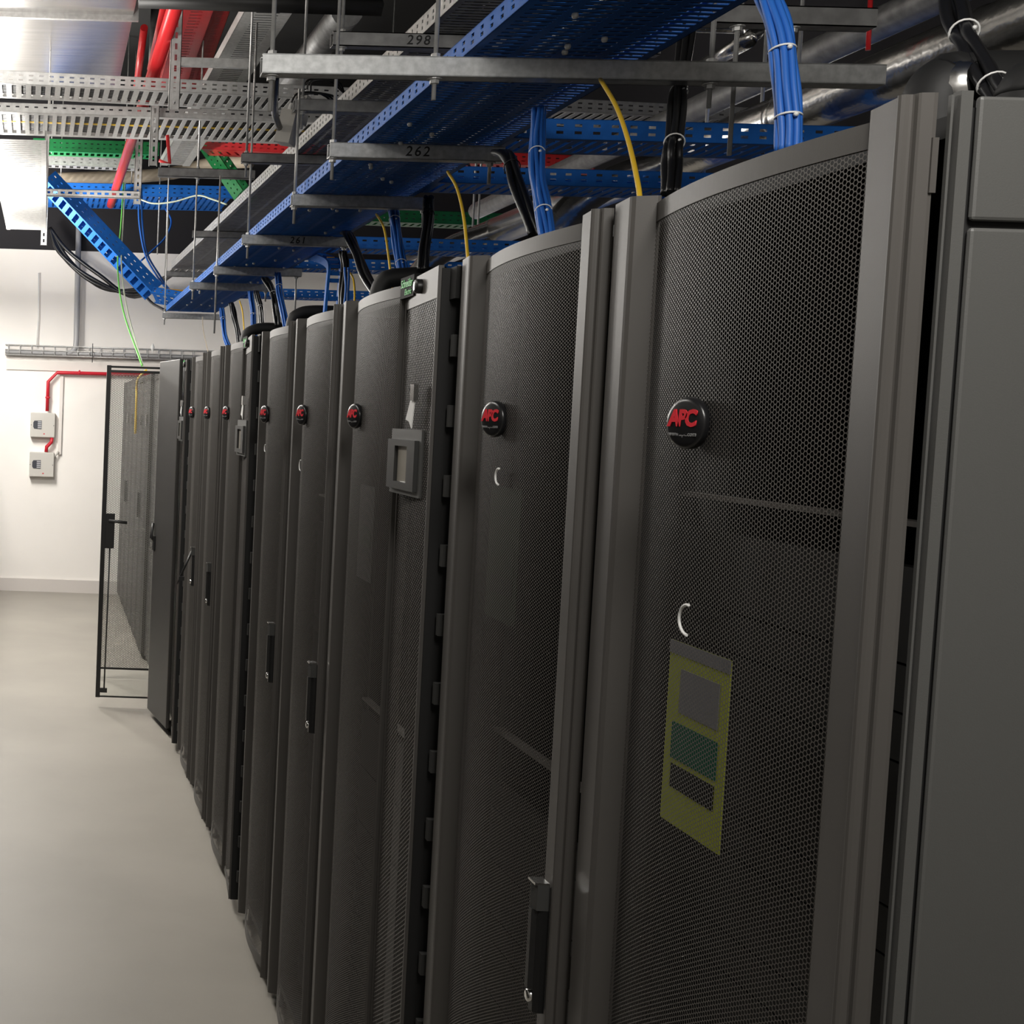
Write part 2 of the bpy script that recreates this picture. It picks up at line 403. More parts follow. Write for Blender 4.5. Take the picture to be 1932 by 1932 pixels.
def rack(Yn, label, kind='std', handle_state=None, sheet=None, ring=None, eq_top=1.64, paper='paper_yellow'):
    t = empty('server_rack', (FX, Yn, 0), label, 'server rack', 'perforated server racks in the row')
    part('body', 'rack_body', mk_body, 'rack_dark', t)
    part('mounting_rails', 'rack_rails', mk_rails, 'rack_dark', t)
    S, C = (S_STD, C_STD) if kind == 'std' else (S_NAR, C_NAR)
    d = part('door', 'door_far_stile', mk_far_stile, 'rack', t)
    part('mesh_panel', 'mesh_' + kind, lambda: mk_mesh(kind), 'rack_mesh', d)['kind'] = 'stuff'
    part('near_stile', 'near_' + kind, lambda: mk_near_stile(kind), 'rack', d)
    part('top_rim', 'rim_t_' + kind, lambda: curve_strip(C, S, 1.9615, H - 0.001), 'rack', d)
    part('bottom_rim', 'rim_b_' + kind, lambda: curve_strip(C, S, 0.045, 0.076), 'rack', d)
    for zz in (0.30, 1.0, 1.935):
        part('hinge', 'hinge', lambda: MB().box((0.014, 0.0065, -0.022), (0.0190, 0.0085, 0.022)), 'rack', t, (0, 0, zz))
    bz = 1.7228; u = 0.279
    bx = float(C(np.array([S * (u - 0.09) / (0.437 if kind == 'std' else 0.466)]))[0][0])
    b = part('badge', 'badge', mk_badge, 'badge_black', t, (bx - 0.007, W - u, bz)); b.rotation_euler[2] = math.radians(16)
    part('badge_lettering', 'apc', None, 'badge_red', b, (-0.0112, 0.001, 0.0045))
    part('web_address', 'apcw', None, 'badge_grey', b, (-0.0108, 0.0, -0.0115))
    e = part('equipment', 'equip%.2f' % eq_top, lambda: equip_block(0.09, eq_top), 'equip', t)
    part('equipment_edge', 'equip_edge', lambda: MB().box((0.083, 0.075, -0.004), (0.10, 0.525, 0.001)), 'equip_edge', e, (0, 0, eq_top))
    if handle_state: handle(t, 0.932, handle_state == 'open')
    if sheet:
        y0, y1, z0, z1 = sheet
        w, h = y1 - y0, z1 - z0
        s = obj('document_sheet', MB().box((0.0205, y0, z0), (0.0215, y1, z1)), paper, t)
        q = lambda n, a, b, c, dd, mt: obj(n, MB().box((0.0197, y1 - w * b, z0 + h * c), (0.0208, y1 - w * a, z0 + h * dd)), mt, s)
        if paper == 'paper_yellow': q('header_strip', 0.0, 1.0, 0.93, 1.0, 'paper_grey'); q('picture', 0.22, 0.86, 0.62, 0.86, 'paper_grey')
        q('green_band', 0.12, 0.88, 0.36, 0.56, 'paper_green' if paper == 'paper_yellow' else 'paper_olive'); q('dark_band', 0.14, 0.86, 0.20, 0.33, 'paper_dark')
    if ring:
        yy, zz, r = ring
        arc = [(-0.014 + 0.0 * k, yy + 0.0 + r * 1.15 * math.sin(math.pi * k / 12) - 0.004, zz - r * math.cos(math.pi * k / 12)) for k in range(13)]
        obj('ring_clip', MB().tube(arc, 0.0017, 6), 'white_plastic', t)
    for yy in (0.06, 0.54):
        part('levelling_foot', 'foot', lambda: MB().lathe((0.045, 0, 0), (0, 0, 1), [(0.0001, 0), (0.016, 0), (0.016, 0.008), (0.007, 0.012), (0.007, 0.05)], 12), 'gray_plastic', t, (0, yy, 0))
    return t

Y0 = 1.062
r1 = rack(Y0, 'black perforated rack with a solid side panel facing out at the row end', 'std', 'closed',
          sheet=(1.331 - Y0, 1.461 - Y0, 1.276, 1.480), ring=(1.361 - Y0, 1.517, 0.016), eq_top=1.64)
# the end rack's outer side: corner post and split side panel
obj('corner_post', MB().box((0.0235, 0.002, 0.03), (0.0255, 0.006, 1.99)).box((0.0270, -0.004, 0.03), (0.0365, 0.006, 1.992)), 'rack_side', r1)
for z0, z1 in ((1.890, 1.988), (0.045, 1.8845)):
    sp = obj('side_panel', MB().box((0.0405, -0.006, z0), (1.055, 0.0005, z1)), 'rack_side', r1)
    bv = sp.modifiers.new('bevel', 'BEVEL'); bv.width = 0.003; bv.segments = 2
rack(Y0 + 0.6, 'black perforated rack between the row-end rack and a cooling unit, dark sheet behind mesh', 'std', 'closed',
     sheet=(1.945 - Y0 - 0.6, 2.08 - Y0 - 0.6, 1.41, 1.618), ring=(1.953 - Y0 - 0.6, 1.637, 0.012), eq_top=1.20, paper='paper_olive')
rack(Y0 + 1.5, 'black perforated rack touching the far side of the cooling unit with green plate lettering', 'nar', None,
     sheet=(0.25, 0.38, 1.36, 1.57), eq_top=1.05, paper='paper_dark')
rack(Y0 + 2.1, 'black perforated rack with a long white crescent clip, its door handle closed', 'std', 'closed', ring=(3.479 - Y0 - 2.1, 1.588, 0.014), eq_top=1.5)
rack(Y0 + 2.7, 'black perforated rack just before the second cooling unit, small white crescent clip', 'std', 'closed', ring=(4.056 - Y0 - 2.7, 1.617, 0.011), eq_top=1.4)
rack(Y0 + 3.6, 'black perforated rack touching the far side of the second cooling unit', 'nar', None, eq_top=1.3)
rack(Y0 + 4.2, 'black perforated rack with closed handle, two racks past the second cooling unit', 'std', 'closed', eq_top=1.5)
rack(Y0 + 4.8, 'black perforated rack whose door lever is swung out, beside the third cooling unit', 'std', 'open', eq_top=1.4)

# ------------------------------------------------------------------ cooling units
E_FAR, E_NEAR = 0.010, -0.014
def cool_line(): return [(E_FAR, 0.330), (E_NEAR, 0.040)]
def cool_curve(q):
    L = math.hypot(0.276, E_FAR - E_NEAR); f = q / L
    return (E_FAR + 0.0005) * (1 - f) + (E_NEAR + 0.0005) * f, 0.325 * (1 - f) + 0.047 * f
def mk_cool_mesh(): return hex_sheet('mesh_panel', cool_curve, math.hypot(0.276, 0.024), 0.06, 1.935, 0.0088, 0.0041)
def mk_cool_frame():
    mb = MB()
    ex = lambda y: E_FAR + (E_NEAR - E_FAR) * (0.330 - y) / 0.290
    mb.strip([(ex(0.332) + 0.02, 0.334), (ex(0.332) - 0.002, 0.333), (ex(0.324) - 0.002, 0.324)], 0.045, 1.99, 0.004)
    mb.strip([(ex(0.047) - 0.001, 0.048), (ex(0.040) - 0.002, 0.040), (ex(0.040) + 0.004, 0.0395)], 0.045, 1.99, 0.004)
    mb.strip([(ex(0.332) - 0.001, 0.332), (ex(0.040) - 0.001, 0.041)], 1.934, 1.99, 0.004)
    mb.strip([(ex(0.332) - 0.001, 0.332), (ex(0.040) - 0.001, 0.041)], 0.045, 0.062, 0.004)
    return mb
CX = lambda y: E_FAR + (E_NEAR - E_FAR) * (0.330 - y) / 0.290
CACHE['sch1'] = turn(text_mesh('plate_lettering', 'Schneider', 0.0225, bold=0.0002, shear=0.15, extrude=0.0005, space=0.9), TX, TZ)
CACHE['sch2'] = turn(text_mesh('plate_lettering', 'Electric', 0.0165, bold=0.0000, shear=0.15, extrude=0.0005, space=0.95), TX, TZ)
def cooler(Yn, label, lit=True):
    t = empty('cooling_unit', (FX, Yn, 0), label, 'cooling unit', 'slim cooling units between the racks')
    part('body', 'cool_body', lambda: MB().box((0.075, 0.012, 0.04), (1.06, 0.29, 1.975)), 'rack_dark', t)
    fr = part('front_panel', 'cool_frame', mk_cool_frame, 'rack', t)
    part('mesh_panel', 'cool_mesh', mk_cool_mesh, 'rack_mesh', fr)['kind'] = 'stuff'
    part('side_return', 'cool_ret', lambda: MB().box((E_NEAR + 0.004, 0.036, 0.045), (0.06, 0.0385, 1.985)), 'rack_dark', fr)
    for k in range(15):
        part('hinge_clip', 'cool_clip', lambda: MB().box((0.006, 0.008, 0), (0.024, 0.022, 0.038)), 'gray_plastic', t, (0, 0, 0.115 + 0.1225 * k))
    part('top_bracket', 'cool_top', lambda: MB().box((0.004, 0.002, 1.93), (0.05, 0.036, 1.985)), 'rack_dark', t)
    pl = part('brand_plate', 'cool_plate', lambda: MB().box((-0.004, -0.047, -0.0205), (0.004, 0.047, 0.0205)), 'plate_black', t, (CX(0.29) - 0.004, 0.293, 1.976))
    part('plate_lettering', 'sch1', None, 'brand_green', pl, (-0.0046, 0.002, 0.0065))
    part('plate_lettering', 'sch2', None, 'brand_green', pl, (-0.0046, -0.010, -0.0105))
    kn = part('lock_knob', 'cool_knob', lambda: MB().lathe((0, 0, 0), (-1, 0, 0), [(0.0135, 0), (0.0135, 0.010), (0.0115, 0.013), (0.0001, 0.013)], 18), 'black_plastic', t, (CX(0.187) - 0.001, 0.187, 1.967))
    part('key_slot', 'cool_key', lambda: MB().box((-0.0145, -0.003, -0.007), (-0.012, 0.003, 0.007)), 'chrome', kn)
    ds = part('display', 'cool_disp', lambda: MB().box((-0.012, -0.100, -0.058), (0.003, 0.104, 0.066)), 'rack_side', t, (CX(0.20) - 0.002, 0.196, 1.634))
    def bezel():
        mb = MB()
        for a, b in (((-0.085, 0.034), (0.100, 0.046)), ((-0.085, -0.048), (0.100, -0.034)), ((-0.085, -0.034), (-0.036, 0.034)), ((0.050, -0.034), (0.100, 0.034))):
            mb.box((-0.020, a[0], a[1]), (-0.010, b[0], b[1]))
        return mb
    part('bezel', 'cool_bezel', bezel, 'bezel', ds)
    part('screen', 'cool_screen', lambda: MB().box((-0.013, -0.036, -0.034), (-0.010, 0.050, 0.034)), 'screen', ds)
    for yy in (0.08, 0.25):
        part('levelling_foot', 'cfoot', lambda: MB().lathe((0.07, 0, 0), (0, 0, 1), [(0.0001, 0), (0.016, 0), (0.016, 0.008), (0.007, 0.012), (0.007, 0.05)], 12), 'gray_plastic', t, (0, yy, 0))
    k = empty('key_tag', (FX + CX(0.13) - 0.014, Yn + 0.128, 1.765), label='white key tag and black clip hung on ' + ('the mesh of the cooling unit beside the green lettering' if lit else 'a far cooling unit'), cat='key tag', group='key tags on the cooling units')
    k['label'] = KEYL[len([o for o in bpy.data.objects if o.name.startswith('key_tag')]) - 1]
    part('tag', 'ktag', lambda: MB().prism([(0, 0), (0.0012, 0), (0.0012, 0.001), (0, 0.001)], 0, 0.0001).add(
        [(x, y, z) for x in (-0.003, -0.001) for (y, z) in ((-0.004, -0.012), (0.020, -0.008), (0.048, -0.047), (0.026, -0.050), (0.008, -0.063))],
        [(0, 1, 2, 3, 4), (9, 8, 7, 6, 5), (0, 5, 6, 1), (1, 6, 7, 2), (2, 7, 8, 3), (3, 8, 9, 4), (4, 9, 5, 0)]), 'white_plastic', k)
    part('clip', 'kclip', lambda: MB().box((-0.007, -0.012, -0.012), (0.002, 0.012, 0.018)), 'chrome', k)
    part('hook', 'khook', lambda: MB().ring((-0.003, 0.018, 0.008), (1, 0, 0), 0.010, 0.0015, 14, 5), 'black_plastic', k)
    return t
KEYL = ['white key tag clipped to the cooling unit beside the racks at the row end',
        'white key tag clipped to the second cooling unit', 'white key tag clipped to the third cooling unit by the ajar door']
cooler(2.262, 'slim cooling unit with small screen, plate lettered in green and a row of clips')
cooler(4.362, 'second slim cooling unit, between racks, with a twisted key tag')
cooler(6.462, 'third slim cooling unit, next to the cabinet with the door ajar')

# ------------------------------------------------------------------ the cabinet with a plain door ajar
t = empty('plain_cabinet', (FX, 6.805, 0), 'black cabinet with a flat unbadged door standing slightly ajar', 'cabinet')
obj('body', MB().box((0.036, 0.0, 0.045), (1.06, 0.55, 1.985)), 'rack_dark', t)
dd = obj('door', MB().box((-0.02, 0.0, 0.045), (0.0, 0.46, 2.0)), 'rack_plain', t)
dd.rotation_euler[2] = math.radians(8.0)
bv = dd.modifiers.new('bevel', 'BEVEL'); bv.width = 0.004; bv.segments = 2
obj('swing_latch', MB().tube([(-0.022, 0.425, 1.0), (-0.040, 0.43, 1.02), (-0.030, 0.435, 1.10)], 0.008, 8).box((-0.03, 0.40, 0.95), (-0.018, 0.44, 1.03)), 'black_plastic', dd)
obj('caster', MB().lathe((0.02, 0.12, 0.028), (0, 1, 0), [(0.0001, 0), (0.028, 0), (0.028, 0.02), (0.0001, 0.02)], 16), 'gray_plastic', t)

# ------------------------------------------------------------------ open cabinet with a glazed door and perforated rear-leaf
t = empty('open_cabinet', (FX, 7.37, 0), 'black cabinet standing open, its narrow glazed door swung straight into the aisle', 'cabinet')
mb = MB().box((0.02, 0.0, 0.045), (1.06, 0.02, 1.985)).box((0.02, 0.58, 0.045), (1.06, 0.6, 1.985)).box((0.02, 0.0, 1.965), (1.06, 0.6, 1.985)).box((0.02, 0.0, 0.045), (1.06, 0.6, 0.06)).box((1.04, 0.0, 0.045), (1.06, 0.6, 1.985)).box((0.12, 0.02, 0.06), (0.14, 0.58, 1.96))
obj('body', mb, 'rack_dark', t)
dr = obj('glazed_door', MB().box((-0.370, 0.062, 0.06), (-0.345, 0.085, 1.978)).box((-0.345, 0.07, 1.964), (-0.005, 0.08, 1.976)).box((-0.345, 0.07, 0.06), (-0.005, 0.08, 0.068)).box((-0.016, 0.066, 0.06), (0.0, 0.085, 1.976)), 'black_plastic', t)
obj('glass_pane', MB().box((-0.346, 0.074, 0.068), (-0.015, 0.077, 1.964)), 'glass', dr)
obj('lock_plate', MB().box((-0.345, 0.050, 0.93), (-0.295, 0.066, 1.13)), 'black_plastic', dr)
obj('door_handle', MB().tube([(-0.33, 0.045, 1.09), (-0.225, 0.035, 1.082)], 0.009, 8), 'dark_steel', dr)
obj('lock_rod', MB().tube([(-0.318, 0.066, 0.93), (-0.322, 0.066, 0.10)], 0.005, 6), 'dark_steel', dr)
obj('rod_guide', MB().box((-0.345, 0.055, 0.09), (-0.305, 0.07, 0.115)), 'black_plastic', dr)
for zz, mt in ((1.90, 'yellow_tag'), (1.78, 'yellow_tag'), (1.50, 'chrome'), (1.38, 'gray_plastic')):
    obj('cable_label' if mt == 'yellow_tag' else 'lock_fitting', MB().box((0.0, 0.30, zz), (0.018, 0.33, zz + 0.07)), mt, t)
obj('cable_loop', MB().ring((-0.012, 0.10, 1.765), (0.2, 1, 0), 0.042, 0.004, 20, 6), 'white_plastic', t)

t = empty('perforated_door_cabinet', (FX, 8.20, 0), 'cabinet whose coarse perforated door stands open behind the glazed door', 'cabinet')
obj('body', MB().box((0.02, 0.10, 0.045), (1.06, 0.68, 1.985)), 'rack_plain', t)
dr = obj('perforated_door', MB().box((-0.335, 0.055, 0.06), (-0.312, 0.085, 1.95)).box((-0.312, 0.06, 1.962), (0.0, 0.075, 1.978)).box((-0.312, 0.06, 0.06), (0.0, 0.072, 0.072)), 'black_plastic', t)
def dcurve(q): return -0.312 + q, 0.066 + 0 * q
ps = hex_sheet('perforated_sheet', dcurve, 0.31, 0.07, 1.965, 0.0115, 0.0047)
po = obj('perforated_sheet', ps, 'mesh_door', dr); po['kind'] = 'stuff'

# plain racks beyond the open doors, out to the back wall
FARL = ['plain dark rack right behind the perforated open door', 'plain dark rack with yellow cable, behind the open doors', 'plain dark rack, third beyond the open doors',
        'plain dark rack, fourth beyond the open doors', 'plain dark rack, next to last before the white wall', 'plain dark rack closest to the white back wall']
for k in range(6):
    yn = 8.90 + 0.535 * k
    if k == 5: yn = 11.585
    t = empty('plain_rack', (FX, yn, 0), FARL[k], 'server rack', 'plain racks beyond the open doors')
    part('body', 'far_body', lambda: MB().box((0.02, 0.0, 0.045), (1.06, 0.53, 1.985)), 'rack_dark', t)
    part('door', 'far_door', lambda: MB().strip([(0.02, 0.525), (-0.004, 0.52), (-0.012, 0.40), (-0.012, 0.12), (-0.002, 0.01), (0.02, 0.005)], 0.05, 1.98, 0.004), 'rack_plain', t)
    if k in (1, 4): part('handle', 'far_handle', lambda: MB().box((-0.03, 0.04, 0.95), (-0.010, 0.065, 1.13)), 'gray_plastic', t)
    part('lock_fitting', 'far_lock', lambda: MB().box((-0.022, 0.10, 1.62), (-0.010, 0.13, 1.70)), 'chrome', t)

# the facing row across the aisle (outside the picture): it keeps the aisle dark from that side
for k in range(21):
    t = empty('plain_rack', (-0.64, 0.0 + 0.56 * k, 0), 'plain dark rack in the facing row across the aisle', 'server rack', 'racks of the facing row')
    part('body', 'opp_body', lambda: MB().box((-1.06, 0.0, 0.045), (-0.02, 0.55, 1.985)), 'rack_dark', t)
    part('door', 'opp_door', lambda: MB().strip([(-0.02, 0.005), (-0.002, 0.01), (0.008, 0.12), (0.008, 0.42), (0.0, 0.54), (-0.02, 0.545)], 0.05, 1.98, 0.003), 'rack', t)
    part('levelling_foot', 'foot', None, 'gray_plastic', t, (-0.10, 0.10, 0))
    part('levelling_foot', 'foot', None, 'gray_plastic', t, (-0.90, 0.45, 0))

# ------------------------------------------------------------------ cable trays
def frame(A, B, side=None):
    A, B = Vector(A), Vector(B); D = (B - A); L = D.length; D.normalize()
    S = Vector((D.y, -D.x, 0)).normalized() if side is None else Vector(side)
    S = (S - D * S.dot(D)).normalized(); U = S.cross(D)
    if U.z < 0: U = -U
    return A, D, S, U, L
def rail_mb(A, D, S, U, L, b, h, pitch, hole, rows, t=0.002):
    """side rail: sheet with rows of oblong holes, a lip at its top"""
    mb = MB()
    if not rows:
        mb.obox(A, D, S, U, 0, L, b, b + t, 0, h); return mb
    hw, hh = hole; ed = [0]
    for r in rows: ed += [r - hh / 2, r + hh / 2]
    ed.append(h)
    for k in range(0, len(ed), 2): mb.obox(A, D, S, U, 0, L, b, b + t, ed[k], ed[k + 1])
    n = int(L / pitch)
    for k in range(1, len(ed) - 1, 2):
        for i in range(n + 1):
            a0 = i * pitch + hw / 2 - pitch / 2; a1 = i * pitch - hw / 2 + pitch / 2
            a0 = i * pitch - (pitch - hw) / 2; a1 = i * pitch + (pitch - hw) / 2
            mb.obox(A, D, S, U, max(0, a0), min(L, a1), b, b + t, ed[k], ed[k + 1])
    return mb
def tray(name, A, B, w, h, material, label, group=None, side=None, cols=4, pitch=0.025, slot=0.011, edge=0.02, gap=0.018,
         rpitch=0.05, rhole=(0.020, 0.008), rrows=None, sheet_material=None, rungs=None):
    A, D, S, U, L = frame(A, B, side)
    t = empty(name, tuple(A), label, 'cable tray', group); t['label'] = label
    O = Vector((0, 0, 0))
    rr = [h * 0.33, h * 0.68] if rrows is None else rrows
    for b in (0, w - 0.002):
        mb = rail_mb(O, D, S, U, L, b, h, rpitch, rhole, rr)
        mb.obox(O, D, S, U, 0, L, b - (0.0 if b == 0 else 0.010), b + (0.012 if b == 0 else 0.002), h - 0.002, h)
        obj('side_rail', mb, material, t)
    if rungs:
        rp, rw = rungs
        e = MB()
        for b0, b1 in ((0, edge), (w - edge, w)): e.obox(O, D, S, U, 0, L, b0, b1, 0, 0.002)
        obj('base_edge', e, material, t)
        key = (name, rp, rw, w, tuple(round(c, 3) for c in D))
        for i in range(int(L / rp)):
            part('rung', key, lambda: MB().obox(O, D, S, U, 0, rw, edge, w - edge, 0, 0.004), material, t, tuple(D * (rp * i + rp * 0.3)))
    else:
        cw = (w - 2 * edge - (cols - 1) * gap) / cols; mb = MB()
        bs = [edge + i * (cw + gap) for i in range(cols)]
        mb.obox(O, D, S, U, 0, L, 0, edge, 0, 0.0015); mb.obox(O, D, S, U, 0, L, w - edge, w, 0, 0.0015)
        for i in range(cols - 1): mb.obox(O, D, S, U, 0, L, bs[i] + cw, bs[i + 1], 0, 0.0015)
        n = int(L / pitch)
        for i in range(n + 1):
            for c in range(cols):
                a0 = i * pitch + (pitch / 2 if c % 2 else 0)
                if a0 + pitch - slot <= L: mb.obox(O, D, S, U, a0, a0 + pitch - slot, bs[c], bs[c] + cw, 0, 0.0015)
        obj('slotted_base', mb, sheet_material or material, t)
    return t
def suspend(t, L, axis_dir, spots, off=0.1):
    for a in spots:
        p = Vector(axis_dir).normalized() * a
        obj('suspension_rod', MB().tube([p + Vector((0, off, 0)), p + Vector((0, off, 4.75 - t.location.z))], 0.005, 6), 'galv', t)
def ties(t, A, spots):
    for (x, y, z) in spots:
        part('tie_head', 'tie_head', lambda: MB().lathe((0, 0, 0), (0, 0, -1), [(0.0001, 0), (0.006, 0.001), (0.007, 0.005), (0.005, 0.010), (0.0001, 0.011)], 8), 'tie_white', t, tuple(Vector((x, y, z)) - Vector(A)))

# the long blue tray above the racks
BT = tray('blue_cable_tray', (0.860, 1.2, 2.50), (0.872, 10.08, 2.50), 0.385, 0.042, 'blue_paint', 'long blue perforated cable tray running above the whole rack row', cols=4, rpitch=0.06, rhole=(0.018, 0.008))
ties(BT, (0.860, 1.2, 2.50), [(0.90 + random.random() * 0.32, 1.9 + random.random() * 7.6, 2.50) for _ in range(46)])
obj('tray_cables', (lambda mb: [mb.tube([(0.9 + 0.03 * i, 0.1, 0.012), (0.9 + 0.03 * i + random.uniform(-.02, .02), 4, 0.012), (0.9 + 0.03 * i, 8.7, 0.012)], 0.008, 6) for i in range(10)] and mb)(MB()), 'cable_navy', BT, (-0.86, 0, 0))
# the galvanised tray above and to its left
GT = tray('galvanised_cable_tray', (1.068, 3.0, 2.842), (0.915, 10.25, 2.842), 0.40, 0.055, 'galv', 'long grey galvanised cable tray above the blue tray', cols=3, rpitch=0.05, rhole=(0.012, 0.010), sheet_material='galv_dull')
obj('tray_cables', (lambda mb: [mb.tube([(0.03 + 0.045 * i, 0.1, 0.016), (0.03 + 0.045 * i - 0.08, 4, 0.016), (0.03 + 0.045 * i - 0.16, 7.9, 0.016)], 0.012, 6) for i in range(8)] and mb)(MB()), 'cable_black', GT)

# blue branch trays leaving it to the right
for k, (yy, x1, lab) in enumerate([(3.63, 3.6, 'blue branch tray crossing in front of the silver pipe, behind the first marked strut'),
                                 (4.33, 3.8, 'blue branch tray crossing below the red tray'),
                                 (6.05, 4.2, 'blue branch tray crossing behind the rack with black bundle, below the green tray'),
                                 (6.90, 4.3, 'blue branch tray passing behind the yellow fibre and ladder drop'),
                                 (8.60, 4.4, 'blue branch tray nearest the white wall, above the foam pipes')]):
    tray('blue_branch_tray', (1.248, yy, 2.50), (x1, yy - 0.03, 2.50), 0.20, 0.055, 'blue_paint', lab, 'blue branch trays', side=(0, 1, 0), cols=1, pitch=0.034, slot=0.014, edge=0.022)
# a far blue tray against the black wall and the sloping one that drops to the long tray
_t = tray('blue_far_tray', (-0.121, 11.050, 3.523), (1.483, 11.050, 3.535), 0.72, 0.10, 'blue_paint', 'far blue tray crossing in front of the black upper wall', side=(0, 1, 0), cols=1, pitch=0.05, slot=0.018, edge=0.025, rpitch=0.06)
suspend(_t, 1, (1, 0, 0), (0.15, 0.75))
tray('blue_sloping_tray', (-0.092, 10.300, 3.516), (0.780, 10.300, 2.659), 0.15, 0.12, 'blue_paint', 'sloping blue ladder tray coming down to the end of the long blue tray', side=(-0.34, 0.88, -0.30), rpitch=0.07, rungs=(0.075, 0.036), edge=0.018)
tray('blue_link_tray', (0.759, 10.300, 2.658), (1.016, 10.150, 2.608), 0.14, 0.06, 'blue_paint', 'short level blue tray joining the sloping tray to the long tray', side=(0, 0.85, -0.40), rpitch=0.06, rungs=(0.06, 0.03), edge=0.018)
obj('orange_cable', MB().tube([(0.771, 10.370, 2.694), (0.892, 10.300, 2.675), (1.041, 10.250, 2.662)], 0.02, 6), 'cable_orange')
tag(bpy.data.objects['orange_cable'], 'thick yellow cable lying in the short level blue tray', 'cable')
# blue ladder drop bending down into the racks
dp = [(1.290, 6.600, 2.540), (1.288, 6.300, 2.492), (1.286, 6.080, 2.447), (1.284, 6.000, 2.409), (1.278, 5.980, 2.342), (1.268, 5.960, 2.208), (1.264, 5.950, 2.147)]
t = empty('blue_ladder_drop', dp[0], 'blue ladder tray bending straight down from the long tray into a rack top', 'cable tray')
V0 = Vector(dp[0]); path = [p - V0 for p in smooth_path(dp, 5)]
def ribbon(x0, x1, d0, d1):
    mb = MB(); vs = []
    for i, p in enumerate(path):
        T = (path[min(i + 1, len(path) - 1)] - path[max(i - 1, 0)]).normalized(); N = T.cross(Vector((1, 0, 0))).normalized()
        if N.y > 0: N = -N
        vs += [p + Vector((x0, 0, 0)) + N * d0, p + Vector((x1, 0, 0)) + N * d0, p + Vector((x1, 0, 0)) + N * d1, p + Vector((x0, 0, 0)) + N * d1]
    n = len(path)
    mb.add(vs, [(4 * i + k, 4 * i + (k + 1) % 4, 4 * i + 4 + (k + 1) % 4, 4 * i + 4 + k) for i in range(n - 1) for k in range(4)] + [(0, 1, 2, 3), (4 * n - 1, 4 * n - 2, 4 * n - 3, 4 * n - 4)])
    return mb
obj('stringer', ribbon(-0.034, -0.022, -0.03, 0.004), 'blue_paint', t)
obj('stringer', ribbon(0.022, 0.040, -0.03, 0.004), 'blue_paint', t)
for k in range(11):
    q = path[min(len(path) - 2, 2 + int(k * (len(path) - 4) / 10))]
    part('rung', 'drop_rung', lambda: MB().box((-0.024, -0.002, -0.008), (0.024, 0.006, 0.010)), 'blue_paint', t, tuple(q))
for k in range(3):
    part('yellow_tag', 'drop_tag', lambda: MB().box((-0.018, 0.008, -0.012), (0.018, 0.012, 0.012)), 'cable_orange', t, tuple(path[9 + 3 * k]))

# two galvanised ladder trays crossing the aisle high up
tray('galvanised_ladder_tray', (-0.62, 6.45, 3.308), (3.6, 6.53, 3.240), 0.31, 0.062, 'galv', 'galvanised ladder tray crossing under the sheet-metal duct', side=(0, 1, 0), rpitch=0.05, rhole=(0.022, 0.008), rungs=(0.0485, 0.027), edge=0.03)
lt = tray('galvanised_ladder_tray', (-0.65, 7.02, 3.292), (2.6, 7.06, 3.285), 0.58, 0.050, 'galv', 'wider galvanised ladder tray with a yellow cable, behind the narrower one', side=(0, 1, 0), rpitch=0.05, rhole=(0.020, 0.008), rrows=[0.03], rungs=(0.0500, 0.024), edge=0.05)
obj('tray_cables', (lambda mb: [mb.tube([(0, 0.10 + 0.03 * i, 0.02), (1.6, 0.12 + 0.03 * i, 0.02), (3.2, 0.14 + 0.03 * i, 0.012)], 0.012, 6) for i in range(14) if i != 6] and mb)(MB()), 'cable_black', lt)
obj('yellow_cable', MB().tube([(0, 0.28, 0.016), (1.6, 0.30, 0.016), (3.2, 0.32, 0.010)], 0.011, 6), 'cable_yellow', lt)
obj('tray_cables', (lambda mb: [mb.tube([(0, 0.06 + 0.03 * i, 0.02), (2.1, 0.10 + 0.03 * i, -0.014), (4.1, 0.14 + 0.03 * i, -0.046)], 0.012, 6) for i in range(7)] and mb)(MB()), 'cable_black', bpy.data.objects['galvanised_ladder_tray'])
# depthwise trays high on the left
tray('galvanised_run_tray', (0.805, 5.745, 3.500), (0.739, 9.508, 3.500), 0.215, 0.05, 'galv', 'galvanised slotted tray running away from us beside the red trays', side=(1, 0, 0), cols=1, pitch=0.036, slot=0.014, edge=0.055, rrows=[])
tray('red_run_tray', (0.574, 6.353, 3.680), (0.597, 7.991, 3.680), 0.16, 0.06, 'red_paint', 'bright red tray running away from us between the red pipe and a galvanised tray', side=(1, 0, 0), cols=1, pitch=0.05, slot=0.016, edge=0.05)
tray('red_run_tray', (0.688, 6.473, 3.720), (0.738, 8.205, 3.720), 0.14, 0.06, 'red_paint', 'dark red slotted tray just beside the galvanised run tray', side=(1, 0, 0), cols=2, pitch=0.03, slot=0.010, edge=0.02)
tray('red_cross_tray', (0.999, 9.200, 3.564), (3.323, 8.200, 3.314), 0.2, 0.075, 'red_paint', 'red cable tray crossing behind the long trays', side=(0, 1, 0), cols=1, pitch=0.06, slot=0.02, edge=0.05)
_t = tray('green_cross_tray', (-0.205, 10.600, 3.793), (0.812, 10.600, 3.789), 0.2, 0.10, 'green_paint', 'green cable tray crossing high up behind the red pipe', side=(0, 1, 0), cols=1, pitch=0.05, slot=0.03, edge=0.05)
suspend(_t, 1, (1, 0, 0), (0.15, 0.75))
tray('green_sloping_tray', (1.019, 9.600, 3.655), (1.215, 9.000, 3.183), 0.16, 0.09, 'green_paint', 'green tray sloping down towards the galvanised tray', side=(0.6, 0.8, 0), rungs=(0.10, 0.04), edge=0.02, rpitch=0.07)
